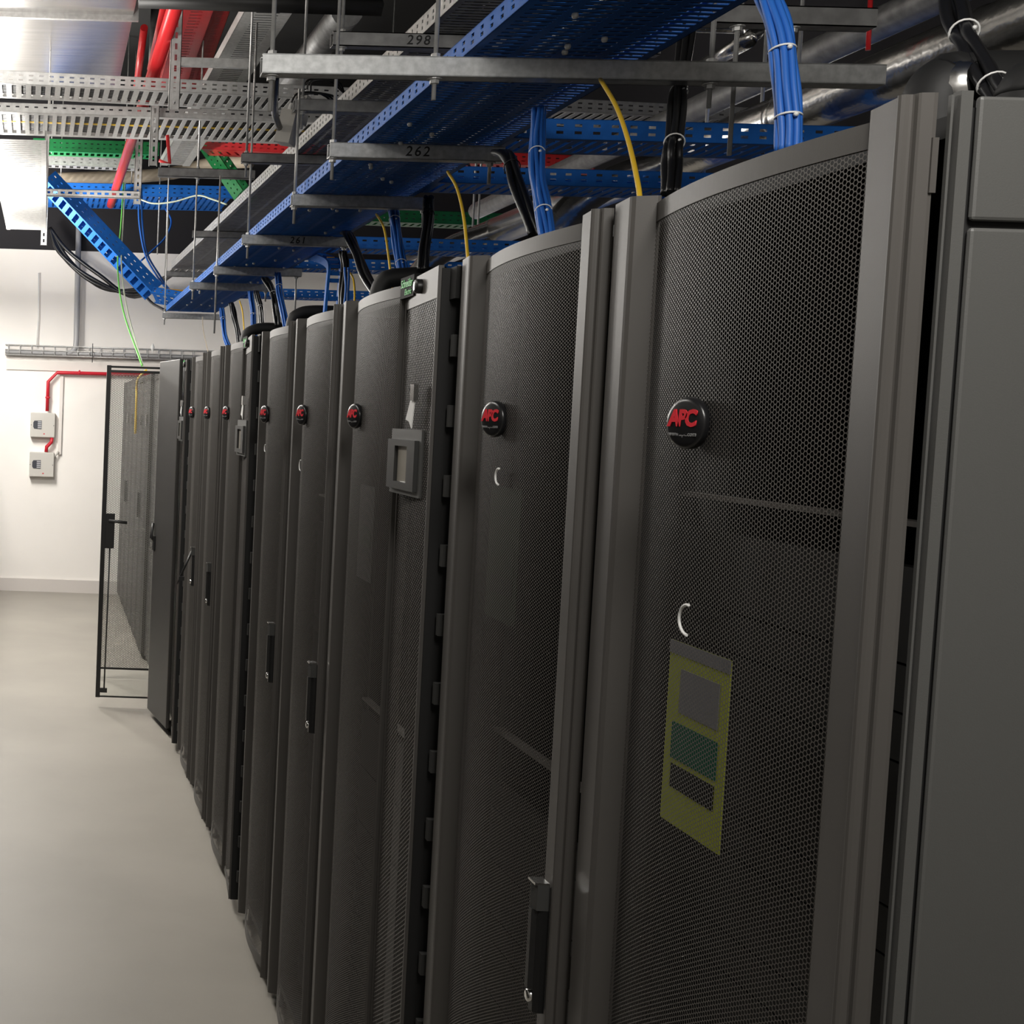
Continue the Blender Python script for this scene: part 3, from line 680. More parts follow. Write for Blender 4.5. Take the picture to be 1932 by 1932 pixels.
_t = tray('green_cross_tray', (2.095, 8.900, 3.055), (3.149, 8.900, 3.048), 0.2, 0.085, 'green_paint', 'green cable tray crossing low behind the blue branch trays', side=(0, 1, 0), cols=1, pitch=0.05, slot=0.02, edge=0.05)
suspend(_t, 1, (1, 0, 0), (0.15, 0.75))
# galvanised tray low on the far wall side and the bright wide one at the left
tray('galvanised_small_tray', (-0.189, 10.900, 3.740), (0.673, 10.900, 3.730), 0.13, 0.085, 'galv', 'small galvanised ladder tray in front of the pale insulated duct', side=(0, 1, 0), rungs=(0.06, 0.03), edge=0.02, rpitch=0.07)
_t = tray('galvanised_wide_tray', (-0.358, 6.550, 3.050), (-0.369, 9.815, 3.050), 0.30, 0.05, 'galv', 'wide bright galvanised tray with narrow slots at the left, ending above the white wall', side=(1, 0, 0), cols=1, pitch=0.05, slot=0.010, edge=0.03, rrows=[0.025])
for a_ in (1.6, 2.6):
    obj('suspension_rod', MB().tube([(0.29, a_, 0.0), (0.29, a_, 0.868)], 0.005, 6), 'galv', _t)

# ------------------------------------------------------------------ struts and hangers
def strut_mb(L, w=0.041, h=0.041, t=0.0025, slots=False):
    mb = MB()      # channel along +x, open side up
    mb.box((0, 0, 0), (L, w, t)); mb.box((0, 0, 0), (L, t, h)); mb.box((0, w - t, 0), (L, w, h))
    mb.box((0, 0, h - t), (L, 0.010, h)); mb.box((0, w - 0.010, h - t), (L, w, h))
    return mb
def hanger(name, P, L, rz, rods, label, group, material='galv_strut', h=0.041, top=4.75, below=0.06, text=None, tx=0.5):
    t = empty(name, P, label, 'tray support', group); t.rotation_euler[2] = rz
    obj('strut', strut_mb(L, 0.041, h), material, t)
    ca, sa = math.cos(rz), math.sin(rz)
    for i, r in enumerate(rods):
        b = below[i] if isinstance(below, (list, tuple)) else below
        obj('threaded_rod', MB().tube([(r, 0.0205, -b), (r, 0.0205, (h - 0.001) if (i > 0 and L < 0.6) else top - P[2])], 0.005, 7), 'galv', t)
        part('nut', 'nut', lambda: MB().lathe((0, 0, 0), (0, 0, 1), [(0.0001, 0), (0.010, 0), (0.010, 0.009), (0.0001, 0.009)], 6, False), 'galv', t, (r, 0.0205, -0.011))
        part('washer', 'washer', lambda: MB().lathe((0, 0, 0), (0, 0, 1), [(0.0001, 0), (0.016, 0), (0.016, 0.002), (0.0001, 0.002)], 12, False), 'galv', t, (r, 0.0205, -0.0025))
        if not (i > 0 and L < 0.6): part('nut', 'nut', None, 'galv', t, (r, 0.0205, h + 0.001))
    if text:
        me = turn(text_mesh('handwritten_number', text, h * 0.95, bold=0.0004, shear=0.15, extrude=0.0003, space=1.25), (1, 0, 0), (0, 0, 1))
        obj('handwritten_number', me, 'ink', t, (L * tx, -0.0004, h * 0.5))
    return t
G = 'struts carrying the long blue tray'
BZ = 2.459
hanger('strut_hanger', (0.426, 2.800, 2.441), 1.28, -0.0375, [0.022, 0.365, 0.935], 'near long steel strut under the blue tray, on three threaded rods', G, below=[0.075, 0.045, 0.05])
hanger('strut_hanger', (0.766, 3.720, 2.452), 0.49, -0.01, [0.012, 0.455], 'light strut marked 262 with the bent black bundle on its end', G, text='262', tx=0.5)
hanger('strut_hanger', (0.825, 4.600, 2.454), 0.48, -0.015, [0.010, 0.46], 'unmarked strut between the one marked 262 and the one marked 261', G, top=2.86)
hanger('strut_hanger', (0.810, 5.670, 2.456), 0.47, -0.015, [0.024, 0.44], 'darker strut numbered 261, just before the ladder drop', G, text='261', tx=0.5, top=3.4)
hanger('strut_hanger', (0.842, 6.900, 2.455), 0.46, -0.01, [0.015, 0.435], 'strut whose rods hang far below it, at the ladder drop', G, below=[0.31, 0.24], top=2.97)
hanger('strut_hanger', (0.803, 7.730, 2.452), 0.48, -0.01, [0.02, 0.45], 'strut just before the end strut of the blue tray', G, top=3.30)
hanger('strut_hanger', (0.849, 10.100, 2.448), 0.46, -0.01, [0.015], 'strut carrying the very end of the blue tray near the white wall', G, below=0.05, top=3.27)
G = 'struts carrying the galvanised tray'
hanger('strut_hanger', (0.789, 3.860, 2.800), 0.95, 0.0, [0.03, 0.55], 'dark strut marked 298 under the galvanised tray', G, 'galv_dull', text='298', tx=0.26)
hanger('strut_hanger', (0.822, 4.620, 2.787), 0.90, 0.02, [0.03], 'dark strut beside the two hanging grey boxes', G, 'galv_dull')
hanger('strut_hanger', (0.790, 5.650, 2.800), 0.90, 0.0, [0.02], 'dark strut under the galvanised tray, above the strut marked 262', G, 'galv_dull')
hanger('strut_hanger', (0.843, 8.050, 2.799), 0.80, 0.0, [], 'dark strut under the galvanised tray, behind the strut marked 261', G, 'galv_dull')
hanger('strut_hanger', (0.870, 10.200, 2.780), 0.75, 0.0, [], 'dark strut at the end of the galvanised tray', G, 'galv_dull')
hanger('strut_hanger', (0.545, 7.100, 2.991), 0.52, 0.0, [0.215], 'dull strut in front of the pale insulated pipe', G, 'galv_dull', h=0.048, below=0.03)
hanger('strut_hanger', (1.409, 2.900, 2.602), 0.36, 0.0, [0.07, 0.19], 'dull strut above the silver pipe near its elbow', 'struts by the silver pipe', 'galv_dull', below=[0.28, 0.12])
# slotted brackets
def slotted(P, L, axis, w, label, cat='bracket', material='galv', arm=None):
    t = empty('slotted_bracket', P, label, cat, 'slotted steel brackets')
    mb = MB(); n = int(L / 0.05); sl = 0.008
    if axis == 'z':
        mb.box((0, 0, 0), (w * 0.38, 0.003, L)); mb.box((w * 0.62, 0, 0), (w, 0.003, L)); mb.box((0, 0, 0), (0.003, 0.03, L)); mb.box((w - 0.003, 0, 0), (w, 0.03, L))
        for i in range(n + 1): mb.box((w * 0.38, 0, i * 0.05), (w * 0.62, 0.003, min(L, i * 0.05 + 0.022)))
    else:
        mb.box((0, 0, 0), (L, 0.003, w * 0.35)); mb.box((0, 0, w * 0.65), (L, 0.003, w)); mb.box((0, 0, w - 0.003), (L, 0.035, w)); mb.box((0, 0, 0), (L, 0.035, 0.003))
        for i in range(n + 1): mb.box((i * 0.05, 0, w * 0.35), (min(L, i * 0.05 + 0.022), 0.003, w * 0.65))
    obj('slotted_channel', mb, material, t)
    if arm:
        obj('arm', MB().prism([(0, 0), (arm, 0.0), (arm, 0.03), (0, 0.03)], 0, 0.038), material, t, (w, 0, arm and 0.20))
    return t
slotted((0.503, 6.100, 3.118), 1.35, 'z', 0.050, 'slotted upright in front of the ladder tray, with an arm under the galvanised run tray', arm=0.31)
slotted((0.484, 6.985, 3.025), 0.42, 'z', 0.045, 'slotted upright hanging below the second ladder tray')
slotted((0.528, 9.000, 3.138), 0.48, 'z', 0.050, 'slotted upright with the long slotted bar fixed to its foot')
slotted((-0.124, 10.900, 3.079), 0.44, 'z', 0.055, 'slotted upright beside the end of the wide bright tray')
slotted((-0.496, 8.950, 3.168), 1.06, 'x', 0.050, 'long slotted bar in front of the wide bright tray')

# ------------------------------------------------------------------ ducts, pipes
t = empty('sheet_metal_duct', (0.393, 7.693, 3.920), 'rectangular sheet-metal air duct high on the left', 'air duct')
o = Vector(t.location)
obj('duct_body', MB().box((-1.0, -3.0, 0), (0.0, 1.55, 0.4)), 'duct', t)
obj('flange', MB().box((-1.03, -0.32, -0.03), (0.03, -0.29, 0.43)), 'galv', t)
obj('flange', MB().box((-1.03, 1.53, -0.03), (0.01, 1.56, 0.43)), 'galv', t)
fx = empty('flexible_duct', (-0.331, 5.200, 3.308), 'silver flexible duct peeping in above the sheet-metal duct', 'air duct')
mb = MB(); pts = []; rad = []
for k in range(46): pts.append((-0.7 + 0.021 * k, 0.02 * math.sin(k * 0.1), 0.115 - 0.00 * k)); rad.append((0.115 if k % 2 else 0.104) * (1 if k < 36 else math.sqrt(max(0.02, 1 - ((k - 35) / 10.5) ** 2))))
mb.tube(pts, rad, 20); obj('corrugated_sleeve', mb, 'foil_flex', fx)

def pipe(name, pts, r, material, label, cat='pipe', group=None, n=14, sm=0):
    P0 = Vector(pts[0]); q = [Vector(p) - P0 for p in (smooth_path(pts, sm) if sm else pts)]
    o = obj(name, MB().tube(q, r, n), material, None, tuple(P0)); return tag(o, label, cat, group)
pipe('red_sprinkler_pipe', [(0.483, 5.538, 3.460), (0.459, 11.104, 3.460)], 0.034, 'red_pipe', 'thick red pipe running away from us beneath the high ceiling', n=18)
pipe('red_thin_pipe', [(0.470, 7.600, 3.919), (0.480, 8.300, 3.752)], 0.022, 'red_pipe', 'thin red pipe beside the corner of the sheet-metal duct')
pipe('red_thin_pipe', [(0.501, 6.505, 3.750), (0.528, 7.842, 3.750)], 0.017, 'red_pipe', 'thin red pipe alongside the thick red one')
pipe('grey_riser', [(0.561, 8.000, 4.216), (0.556, 8.000, 3.665)], 0.03, 'galv_dull', 'dull grey upright behind the red pipes', 'post')
pipe('red_drop_pipe', [(0.602, 7.300, 3.252), (0.620, 7.300, 3.099), (0.560, 7.300, 3.112)], 0.010, 'red_pipe', 'short red pipe hooked below the ladder tray', 'pipe', n=8)
pipe('red_drop_pipe', [(2.053, 3.400, 2.832), (2.056, 3.400, 2.696)], 0.006, 'red_pipe', 'thin upright red pipe at the end of the strut by the silver pipe', 'pipe', n=8)
pipe('steel_joist', [(0.285, 5.000, 3.271), (1.199, 5.000, 3.267)], 0.035, 'dark_steel', 'dark steel joist crossing at the very top', 'beam', n=4)
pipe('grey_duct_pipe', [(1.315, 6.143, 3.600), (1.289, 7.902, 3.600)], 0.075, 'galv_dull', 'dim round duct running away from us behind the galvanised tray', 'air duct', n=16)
pipe('pale_insulated_duct', [(-0.015, 11.600, 3.746), (0.880, 11.400, 3.773), (1.311, 11.200, 3.844), (1.618, 11.000, 3.837)], 0.055, 'beige_pipe', 'pale insulated pipe behind the dull strut', 'pipe', sm=5)
# silver clad pipe behind the rack row
sp = empty('silver_clad_pipe', (2.20, 1.0, 2.672), 'big silver foil-clad pipe running along behind the racks', 'pipe')
obj('cladding', MB().tube([(0, -0.2, 0), (0, 3.5, 0), (0, 7.2, 0)], 0.070, 24), 'foil', sp)
for k in range(8): part('joint_band', 'joint_band', lambda: MB().lathe((0, 0, 0), (0, 1, 0), [(0.070, 0), (0.0725, 0.002), (0.0725, 0.03), (0.070, 0.032)], 24), 'foil', sp, (0, 0.45 + 0.85 * k, 0))
for k, yy in enumerate((3.75, 5.55)): obj('branch', MB().tube(smooth_path([(0, yy, 0), (-0.25, yy - 0.02, -0.10), (-0.42, yy - 0.04, -0.28), (-0.43, yy - 0.04, -0.62)], 5), 0.055, 16), 'foil', sp)
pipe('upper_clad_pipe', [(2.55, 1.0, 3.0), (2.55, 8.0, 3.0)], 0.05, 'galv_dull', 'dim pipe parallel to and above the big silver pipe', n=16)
pipe('silver_elbow_pipe', [(1.865, 4.000, 2.932), (2.031, 4.000, 2.931), (2.054, 3.980, 2.920), (2.037, 3.920, 2.887), (2.009, 3.900, 2.859), (2.178, 4.500, 2.950)], 0.024, 'foil', 'thin silver pipe bending back on itself near the dark ceiling', n=14)

# black foam insulated hoses looping above the racks
def loop(c, r, pr, label, ang=(0, 180), axis='x', tape=False):
    pts = []
    for k in range(13):
        a = math.radians(ang[0] + (ang[1] - ang[0]) * k / 12)
        pts.append((math.cos(a) * r, 0, math.sin(a) * r) if axis == 'x' else (0, math.cos(a) * r, math.sin(a) * r))
    pts = [(pts[0][0], pts[0][1], pts[0][2] - 0.12)] + pts + ([(pts[-1][0], pts[-1][1], pts[-1][2] - 0.12)] if abs(ang[1]) > 170 else [])
    t = empty('foam_hose', c, label, 'hose', 'foam covered hoses above the racks')
    obj('hose', MB().tube(pts, pr, 16), 'foam', t)
    if tape:
        q = pts[5:8]; obj('foil_tape', MB().tube(q, pr + 0.002, 16, cap=False), 'foil', t)
    return t
for hp, lab in (([(1.072, 1.620, 2.055), (1.069, 1.620, 2.103), (1.070, 1.620, 2.128), (1.080, 1.620, 2.141), (1.102, 1.620, 2.145), (1.265, 1.620, 2.150)], 'fat black foam hose with a foil patch above the row-end rack'),
                ([(1.098, 1.500, 2.033), (1.096, 1.500, 2.075), (1.099, 1.500, 2.098), (1.109, 1.500, 2.111), (1.195, 1.500, 2.115)], 'fat black foam hose with a foil patch at the side panel edge')):
    t = empty('foam_hose', hp[0], lab, 'hose', 'foam covered hoses above the racks')
    q = [p - Vector(hp[0]) for p in smooth_path(hp, 6)]
    obj('hose', MB().tube(q, 0.040, 20), 'foam', t)
    C_ = q[15]; obj('foil_patch', MB().lathe(C_ + Vector((0.010, -0.012, 0)), (0.35, -0.85, 0.1), [(0.0402, -0.012), (0.034, 0.016), (0.026, 0.026)], 14), 'foil', t)
loop((1.15, 2.62, 2.0), 0.10, 0.045, 'black foam hose with a shiny end above the second rack', tape=True)
for hp, lab in (([(1.053, 4.250, 2.045), (1.053, 4.250, 2.114), (1.065, 4.250, 2.155), (1.103, 4.250, 2.177), (1.265, 4.250, 2.188)], 'black foam hose bending behind the blue bundle at the first cooling unit'),
                ([(1.138, 6.200, 1.972), (1.135, 6.200, 2.154), (1.163, 6.200, 2.200), (1.230, 6.200, 2.217), (1.405, 6.200, 2.218)], 'black foam hose bending above the rack before the ladder drop'),
                ([(1.050, 7.100, 1.986), (1.050, 7.100, 2.130), (1.080, 7.100, 2.174), (1.154, 7.100, 2.193), (1.292, 7.100, 2.189)], 'black foam hose bending above the second cooling unit')):
    t = empty('foam_hose', hp[0], lab, 'hose', 'foam covered hoses above the racks')
    obj('hose', MB().tube([p - Vector(hp[0]) for p in smooth_path(hp, 6)], 0.030, 16), 'foam', t)

# ------------------------------------------------------------------ cable bundles
def bundle(name, pts, n, r, R, material, label, group, tie_at=(), n2=7, tie='tie_white'):
    P = smooth_path(pts, n2); P0 = P[0].copy(); P = [p - P0 for p in P]
    t = empty(name, tuple(P0), label, 'cable bundle', group)
    for k in range(n):
        a = 2 * math.pi * k / max(1, n - 1) + 0.3; rr = 0 if (k == n - 1 and n > 3) else R
        off = Vector((math.cos(a) * rr, math.sin(a) * rr, 0)); ph = random.random() * 6
        q = [p + off + Vector((math.sin(i * 0.45 + ph), math.cos(i * 0.4 + ph), 0)) * r * 0.35 for i, p in enumerate(P)]
        obj('cable', MB().tube(q, r, 7), material, t)
    for f in tie_at:
        i = int(f * (len(P) - 2)); obj('cable_tie', MB().ring(P[i], P[i + 1] - P[i], R + r * 0.8, 0.0014, 18, 5).lathe(P[i] + Vector((0, -(R + r * 0.8), 0)), (0, -1, 0), [(0.0001, 0), (0.003, 0), (0.003, 0.004), (0.0001, 0.005)], 6), tie, t)
    return t
G = 'blue cable bundles dropping into the racks'
bundle('blue_cable_bundle', [(0.940, 1.820, 2.353), (0.926, 1.760, 2.295), (0.923, 1.720, 2.239), (0.924, 1.700, 2.180), (0.921, 1.680, 2.122), (0.920, 1.670, 2.070)], 9, 0.0046, 0.0115, 'cable_blue', 'thick blue cable bundle dropping into the row-end rack', G, (0.55, 0.86))
bundle('blue_cable_bundle', [(1.086, 3.000, 2.431), (1.067, 2.950, 2.343), (1.036, 2.850, 2.254), (1.011, 2.750, 2.181), (0.991, 2.650, 2.091)], 9, 0.0048, 0.0125, 'cable_blue', 'blue cable bundle beside a black one, dropping into the second rack', G, (0.34, 0.86))
bundle('blue_cable_bundle', [(1.198, 4.700, 2.486), (1.185, 4.600, 2.406), (1.176, 4.500, 2.301), (1.163, 4.350, 2.169)], 8, 0.0055, 0.0135, 'cable_blue', 'blue cable bundle dropping behind the plate lettered in green', G, (0.3, 0.88))
bundle('blue_cable_bundle', [(1.176, 6.900, 2.470), (1.170, 6.800, 2.378), (1.170, 6.700, 2.288), (1.182, 6.600, 2.160)], 7, 0.0055, 0.0135, 'cable_blue', 'blue cable bundle dropping in front of the long-rod strut', G, (0.3,))
bundle('blue_cable_bundle', [(1.146, 7.600, 2.435), (1.144, 7.500, 2.336), (1.146, 7.450, 2.242), (1.151, 7.400, 2.149)], 6, 0.0055, 0.013, 'cable_blue', 'blue cable bundle dropping into the second cooling unit', G, (0.5,))
bundle('blue_cable_bundle', [(1.123, 8.700, 2.422), (1.121, 8.600, 2.334), (1.126, 8.500, 2.225), (1.143, 8.400, 2.128), (1.153, 8.400, 1.985)], 6, 0.0055, 0.013, 'cable_blue', 'blue cable bundle closest to the far end of the blue tray', G, (0.25,))
bundle('blue_cable_bundle', [(1.202, 5.400, 2.336), (1.196, 5.350, 2.256), (1.185, 5.300, 2.166)], 3, 0.005, 0.007, 'cable_blue', 'thin blue cable pair behind the black bundle at the ladder drop', G)
G = 'black cable bundles dropping into the racks'
bundle('black_cable_bundle', [(1.409, 3.000, 2.646), (1.353, 2.900, 2.478), (1.280, 2.750, 2.395), (1.139, 2.450, 2.254), (1.114, 2.400, 2.195), (1.092, 2.350, 2.134)], 6, 0.0065, 0.012, 'cable_black', 'straight black cable bundle with white ties next to the row-end rack', G, (0.30, 0.66))
bundle('black_cable_bundle', [(1.162, 3.500, 2.432), (1.118, 3.300, 2.387), (1.103, 3.200, 2.331), (1.072, 3.050, 2.243), (1.041, 2.850, 2.124)], 5, 0.0075, 0.013, 'cable_black', 'bent black cable bundle hanging over the strut marked 262', G, (0.5,), tie='cable_black')
bundle('black_cable_bundle', [(1.272, 4.500, 2.480), (1.243, 4.400, 2.397), (1.211, 4.300, 2.295), (1.177, 4.200, 2.198)], 5, 0.0075, 0.013, 'cable_black', 'black cable bundle at the end of the unmarked strut', G, (0.3,), tie='cable_black')
bundle('black_cable_bundle', [(1.226, 5.600, 2.509), (1.204, 5.400, 2.468), (1.192, 5.200, 2.377), (1.180, 5.000, 2.273), (1.185, 4.800, 2.169)], 5, 0.0085, 0.015, 'cable_black', 'black cable bundle hanging over the strut marked 261', G)
bundle('black_cable_bundle', [(1.230, 5.600, 2.426), (1.226, 5.550, 2.365), (1.214, 5.500, 2.270), (1.201, 5.450, 2.178)], 4, 0.0075, 0.012, 'cable_black', 'black cable bundle hanging right beside the blue ladder drop', G, (0.5,), tie='cable_black')
bundle('black_cable_bundle', [(1.158, 7.200, 2.472), (1.179, 7.100, 2.406), (1.188, 7.000, 2.326), (1.191, 6.900, 2.193)], 5, 0.0085, 0.014, 'cable_black', 'black cable bundle between two blue ones near the long-rod strut', G, (0.5,))
bundle('black_cable_bundle', [(1.161, 7.500, 2.427), (1.167, 7.400, 2.344), (1.171, 7.350, 2.266), (1.182, 7.300, 2.159)], 4, 0.007, 0.011, 'cable_black', 'thin black cable bundle beside the blue one at the second cooling unit', G, (0.4,))
bundle('black_cable_bundle', [(1.155, 8.500, 2.441), (1.164, 8.450, 2.376), (1.181, 8.400, 2.289), (1.192, 8.300, 2.165)], 4, 0.0085, 0.013, 'cable_black', 'black cable bundle closest to the far end of the blue tray', G)
bundle('black_cable_bundle', [(1.161, 1.750, 2.302), (1.128, 1.680, 2.239), (1.103, 1.620, 2.193), (1.090, 1.570, 2.145), (1.084, 1.520, 2.093)], 4, 0.007, 0.010, 'cable_black', 'heavy black cable bundle crossing in front of the silver pipe at the row end', G, (0.40, 0.86))
G = 'yellow fibre cables dropping into the racks'
for a, lab in (([(1.118, 2.750, 2.434), (1.048, 2.500, 2.321), (0.989, 2.300, 2.214), (0.922, 2.100, 2.105), (0.906, 2.050, 2.063)], 'yellow fibre cable curving down to the row-end rack'),
               ([(1.123, 3.800, 2.435), (1.091, 3.600, 2.354), (1.052, 3.400, 2.245), (1.007, 3.200, 2.105)], 'yellow fibre cable curving down past the unmarked strut'),
               ([(1.216, 5.000, 2.495), (1.172, 4.700, 2.401), (1.142, 4.500, 2.282), (1.124, 4.350, 2.139)], 'yellow fibre cable curving down behind the green lettered plate'),
               ([(1.256, 5.600, 2.344), (1.253, 5.500, 2.305), (1.239, 5.400, 2.244), (1.219, 5.300, 2.167)], 'short yellow fibre cable by the blue ladder drop'),
               ([(1.138, 8.000, 2.413), (1.131, 7.800, 2.327), (1.122, 7.600, 2.128), (1.129, 7.600, 1.959)], 'yellow fibre cable dropping into the second cooling unit'),
               ([(1.087, 9.500, 2.421), (1.087, 9.400, 2.311), (1.104, 9.200, 2.140), (1.118, 9.200, 1.977)], 'thin pale yellow fibre cable before the white wall')):
    pipe('yellow_fibre', a, 0.0042 if 'pale' not in lab else 0.003, 'cable_yellow' if 'pale' not in lab else 'beige_pipe', lab, 'cable', G, 8, 6)

# loose cables at the far end
G = 'loose cables near the white wall'
pipe('green_cable', [(0.550, 10.900, 3.609), (0.526, 10.600, 3.197), (0.492, 10.200, 2.854), (0.514, 9.600, 2.461), (0.599, 8.600, 2.022)], 0.006, 'cable_green', 'left of two green cables drooping to the open cabinet', 'cable', G, 7, 6)
pipe('green_cable', [(0.563, 10.900, 3.610), (0.543, 10.600, 3.198), (0.521, 10.200, 2.855), (0.545, 9.600, 2.462), (0.606, 8.600, 2.016)], 0.006, 'cable_pale', 'paler of two green cables drooping to the open cabinet', 'cable', G, 7, 6)
bundle('blue_loose_cables', [(0.687, 10.900, 3.570), (0.700, 10.800, 3.273), (0.746, 10.700, 3.003), (0.841, 10.500, 2.805), (0.904, 10.300, 2.679)], 3, 0.008, 0.012, 'cable_blue', 'three dark blue cables curving down into the short level tray', G)
pipe('blue_loop_cable', [(0.946, 11.400, 3.489), (0.992, 11.300, 3.362), (0.939, 11.200, 3.212), (0.814, 11.100, 3.075), (0.725, 11.000, 2.985)], 0.008, 'cable_blue', 'single blue cable looping against the black wall', 'cable', G, 7, 6)
pipe('white_cable', [(0.600, 9.600, 3.272), (0.703, 9.500, 3.225), (0.846, 9.400, 3.228), (0.993, 9.300, 3.258), (1.087, 9.200, 3.219), (1.179, 9.100, 3.169)], 0.006, 'cable_pale', 'thin white cable strung across the rods', 'cable', G, 7, 6)
for k, (a, b, c) in enumerate(((0, 0, 0), (10, -8, 4), (-6, 10, 8), (16, 6, 14))):
    pipe('black_wall_cable', [(-0.054, 11.900, 3.359), tuple(Vector((0.080, 11.850, 3.095)) + Vector((b * 0.005, 0, a * 0.004))), tuple(Vector((0.374, 11.800, 2.861)) + Vector((b * 0.005, 0, a * 0.005))), tuple(Vector((0.729, 11.700, 2.792)) + Vector((0, 0, -a * 0.003))), (1.013, 11.000, 2.892), (1.288, 10.400, 2.992)], 0.018, 'cable_black',
         ['sagging black cable on the white wall, uppermost of four', 'sagging black cable on the white wall, second of four', 'sagging black cable on the white wall, third of four', 'sagging black cable on the white wall, lowest of four'][k], 'cable', G, 8, 7)
pipe('black_wall_cable', [(0.715, 11.000, 2.772), (0.807, 10.800, 2.626), (0.876, 10.200, 2.513)], 0.012, 'cable_black', 'short dark cable curving to the end of the blue tray', 'cable', G, 7, 6)

# two grey boxes hung on cables beside the galvanised tray
for k, (p, sc, lab) in enumerate((((0.787, 4.750, 2.699), 1.0, 'grey tap-off box hanging beside the galvanised tray, the lower of two'), ((0.867, 4.950, 2.816), 0.9, 'grey tap-off box hanging beside the galvanised tray, the upper of two'))):
    t = empty('tap_off_box', p, lab, 'junction box', 'hanging grey boxes')
    b = part('box', 'tapbox', lambda: MB().box((0, -0.045, 0), (0.055, 0.045, 0.115)), 'box_grey', t); b.rotation_euler = (0, math.radians(12), math.radians(-25)); b.scale = (sc, sc, sc)
    for j in range(3):
        part('cable_gland', 'gland%d' % j, lambda j=j: MB().lathe((0.02 + 0.012 * j, -0.02 + 0.02 * j, 0.112), (0.15, 0, 1), [(0.007, 0), (0.007, 0.025), (0.004, 0.03)], 10), 'white_plastic', b)
        part('tail_cable', 'tail%d' % j, lambda j=j: MB().tube(smooth_path([(0.022 + 0.012 * j, -0.02 + 0.02 * j, 0.135), (0.03 + 0.012 * j, 0, 0.18), (0.10 + 0.02 * j, 0.05, 0.20), (0.16, 0.12, 0.17)], 4), 0.004, 6), 'cable_black', b)
pipe('black_power_cable', [(0.649, 4.000, 2.749), (0.682, 4.200, 2.726), (0.734, 4.500, 2.745), (0.784, 4.700, 2.744)], 0.012, 'cable_black', 'black power cable along the near rod to the lower grey box', 'cable', None, 8, 6)

# thin rods hanging behind on the left and right
G = 'bare threaded rods'
RODL = ['threaded rod left of the near strut, reaching the dark strut below', 'threaded rod before the black wall, left of a pair', 'threaded rod before the black wall, right of a pair', 'threaded rod hanging beside the round dim duct', 'threaded rod in front of the far black wall by the hook pipe']
for a, b, lab in (((0.883, 11.300, 3.463), (0.884, 11.300, 3.078), RODL[1]), ((0.931, 11.000, 3.418), (0.944, 11.000, 2.846), RODL[2])):
    pipe('threaded_rod', [(a[0], a[1], 4.75), (a[0], a[1], b[2])], 0.006, 'galv', lab, 'rod', G, 7)
for k, (px, lab) in enumerate((((2.245, 4.600, 3.197), 'bare rod behind the blue bundle, left of two'), ((2.326, 4.200, 3.076), 'bare rod behind the strut by the silver pipe'), ((2.325, 4.400, 3.069), 'bare rod behind the blue bundle, right of two'), ((2.343, 7.400, 2.986), 'bare rod between the yellow fibre and the green tray, left one'), ((2.436, 7.600, 3.021), 'bare rod between the yellow fibre and the green tray, right one'))):
    pipe('threaded_rod', [(px[0], px[1], 4.75), (px[0], px[1], 2.56)], 0.006, 'galv', lab, 'rod', G, 7)

# ------------------------------------------------------------------ on the white wall
t = empty('wire_basket_tray', (-0.43, 12.0, 2.21), 'wire basket tray running along the white wall', 'cable tray')
for zz in (0.0, 0.045, 0.09):
    for yy in ((0.02, 0.13) if zz != 0.045 else (0.02,)):
        obj('long_wire', MB().tube([(0, yy, zz), (2.6, yy, zz)], 0.0045, 6), 'galv', t)
obj('long_wire', MB().tube([(0, 0.075, 0), (2.6, 0.075, 0)], 0.0045, 6), 'galv', t)
for k in range(24):
    part('cross_wire', 'xwire', lambda: MB().tube([(0, 0.02, 0.09), (0, 0.02, 0), (0, 0.13, 0), (0, 0.13, 0.09)], 0.004, 6), 'galv', t, (0.03 + 0.107 * k, 0, 0))
obj('tray_cables', (lambda mb: [mb.tube([(0, 0.05 + 0.02 * i, 0.03), (2.6, 0.05 + 0.02 * i, 0.03)], 0.022, 6) for i in range(4)] and mb)(MB()), 'conduit_grey', t)
pipe('grey_conduit', [(0.210, 12.050, 3.509), (0.224, 12.050, 2.370), (0.221, 12.050, 2.297), (0.189, 12.050, 2.252), (0.101, 12.060, 2.225)], 0.027, 'conduit_grey', 'grey conduit dropping down the white wall into the wire basket', 'conduit', None, 14)
pipe('white_pull_cord', [(-0.144, 12.100, 2.972), (-0.135, 12.100, 2.557), (-0.142, 12.100, 2.288)], 0.006, 'white_plastic', 'thin white cord hanging above the wire basket', 'cord', None, 6)
tag(obj('cord_knot', MB().lathe((0, 0, 0), (0, 0, 1), [(0.0001, -0.06), (0.014, -0.02), (0.018, 0.0), (0.006, 0.03), (0.0001, 0.04)], 8), 'white_plastic', None, (0.927, 12.000, 2.316)), 'small white clip standing on the wire basket tray', 'clip')
pipe('dark_stay', [(0.375, 12.000, 2.333), (0.377, 12.000, 2.158)], 0.004, 'dark_steel', 'thin dark stay wire at the wire basket tray', 'wire', None, 6)
tag(obj('wall_trunking', MB().box((0, 0, 0), (2.4, 0.022, 0.085)), 'trunking', None, tuple(Vector((-0.418, 12.150, 2.075)) + Vector((0, -0.022, 0)))), 'white trunking running along the wall below the wire basket', 'trunking')
tag(obj('wall_trunking', MB().box((0, 0, 0), (0.03, 0.03, 0.76)), 'trunking', None, tuple(Vector((0.088, 12.150, 1.298)) + Vector((0, -0.03, 0)))), 'upright white trunking beside the two grey detector boxes', 'trunking')
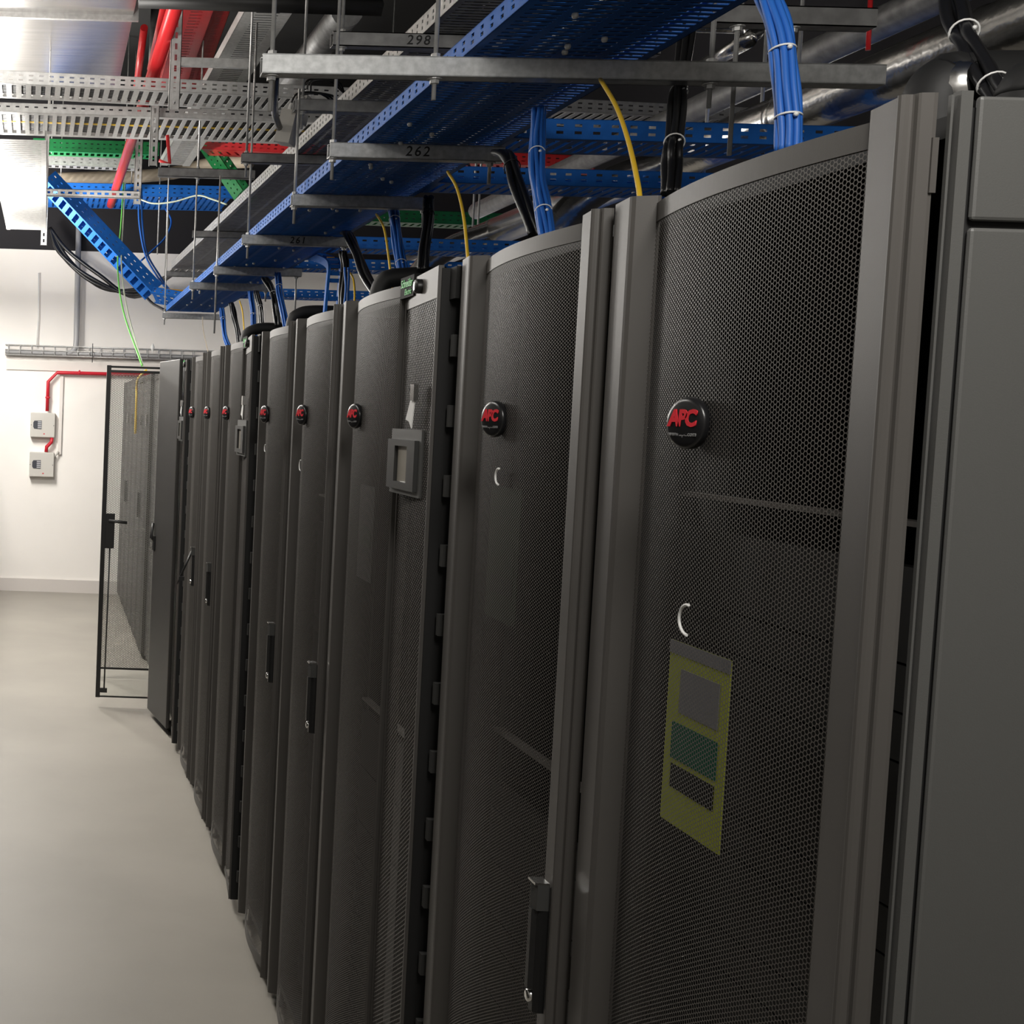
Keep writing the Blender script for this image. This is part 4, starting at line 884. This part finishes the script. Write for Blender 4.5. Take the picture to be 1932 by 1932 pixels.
for k, (p, lab) in enumerate((((-0.175, 12.150, 1.454), 'upper grey detector box on the white wall'), ((-0.173, 12.150, 1.086), 'lower grey detector box on the white wall'))):
    t = empty('detector_box', tuple(Vector(p) + Vector((0, -0.09, 0))), lab, 'detector box', 'detector boxes on the wall')
    c = part('case', 'det_case', lambda: MB().box((0, 0, 0), (0.228, 0.09, 0.228)), 'box_grey', t)
    bv = c.modifiers.new('bevel', 'BEVEL'); bv.width = 0.006; bv.segments = 2
    part('display_lens', 'det_lens', lambda: MB().add([(x, y, z) for y in (-0.004, 0.001) for (x, z) in ((0.026, 0.095), (0.036, 0.078), (0.105, 0.076), (0.105, 0.155), (0.036, 0.153), (0.026, 0.136))], [(0, 1, 2, 3, 4, 5), (11, 10, 9, 8, 7, 6)] + [(i, (i + 1) % 6 + 0, (i + 1) % 6 + 6, i + 6) for i in range(6)]), 'lens_dark', t)
    for j in range(4): part('indicator_bar', 'det_bar', lambda: MB().box((0.068, -0.006, 0), (0.103, -0.002, 0.011)), 'bar_grey', t, (0, 0, 0.083 + 0.018 * j))
    part('red_mark', 'det_red', lambda: MB().box((0.122, -0.002, 0.028), (0.136, 0.001, 0.037)), 'red_conduit', t)
    for sx in (0.008, 0.216): part('screw', 'det_screw', lambda: MB().lathe((0, 0, 0), (0, -1, 0), [(0.004, 0), (0.004, 0.002), (0.0001, 0.002)], 8), 'lens_dark', t, (sx, 0, 0.112))
rc = empty('red_conduit', (-0.024, 12.080, 1.697), 'red conduit run from the upper detector box along the wall', 'conduit')
V0 = Vector(rc.location)
q = [Vector(p) - V0 for p in ((-0.024, 12.080, 1.697), (-0.023, 12.080, 1.972), (0.058, 12.080, 2.058), (1.149, 12.080, 2.063))]
obj('tube', MB().tube(q, 0.017, 12), 'red_conduit', rc)
for p in ((-0.023, 12.080, 1.825), (0.264, 12.080, 2.064)):
    obj('saddle', MB().lathe(Vector(p) - V0, (0, 0, 1) if p[2] < 1.95 else (1, 0, 0), [(0.021, -0.008), (0.024, 0), (0.021, 0.008)], 12), 'red_conduit', rc)
pipe('red_conduit_link', [(0.029, 12.080, 1.452), (0.025, 12.080, 1.412), (-0.018, 12.080, 1.366), (-0.021, 12.080, 1.317)], 0.017, 'red_conduit', 'short kinked red conduit between the two detector boxes', 'conduit', None, 12)
pipe('box_cable', [(0.049, 12.080, 1.275), (0.078, 12.100, 1.300), (0.092, 12.110, 1.325)], 0.010, 'box_grey', 'short grey cable from the lower detector box to the trunking', 'cable', None, 8)
pipe('yellow_patch_cable', [(0.62, 8.5, 1.99), (0.63, 9.3, 1.965), (0.655, 9.9, 1.93), (0.658, 9.93, 1.80), (0.66, 9.95, 1.55)], 0.008, 'cable_yellow', 'yellow cable hanging down the plain racks behind the open doors', 'cable', None, 7, 6)
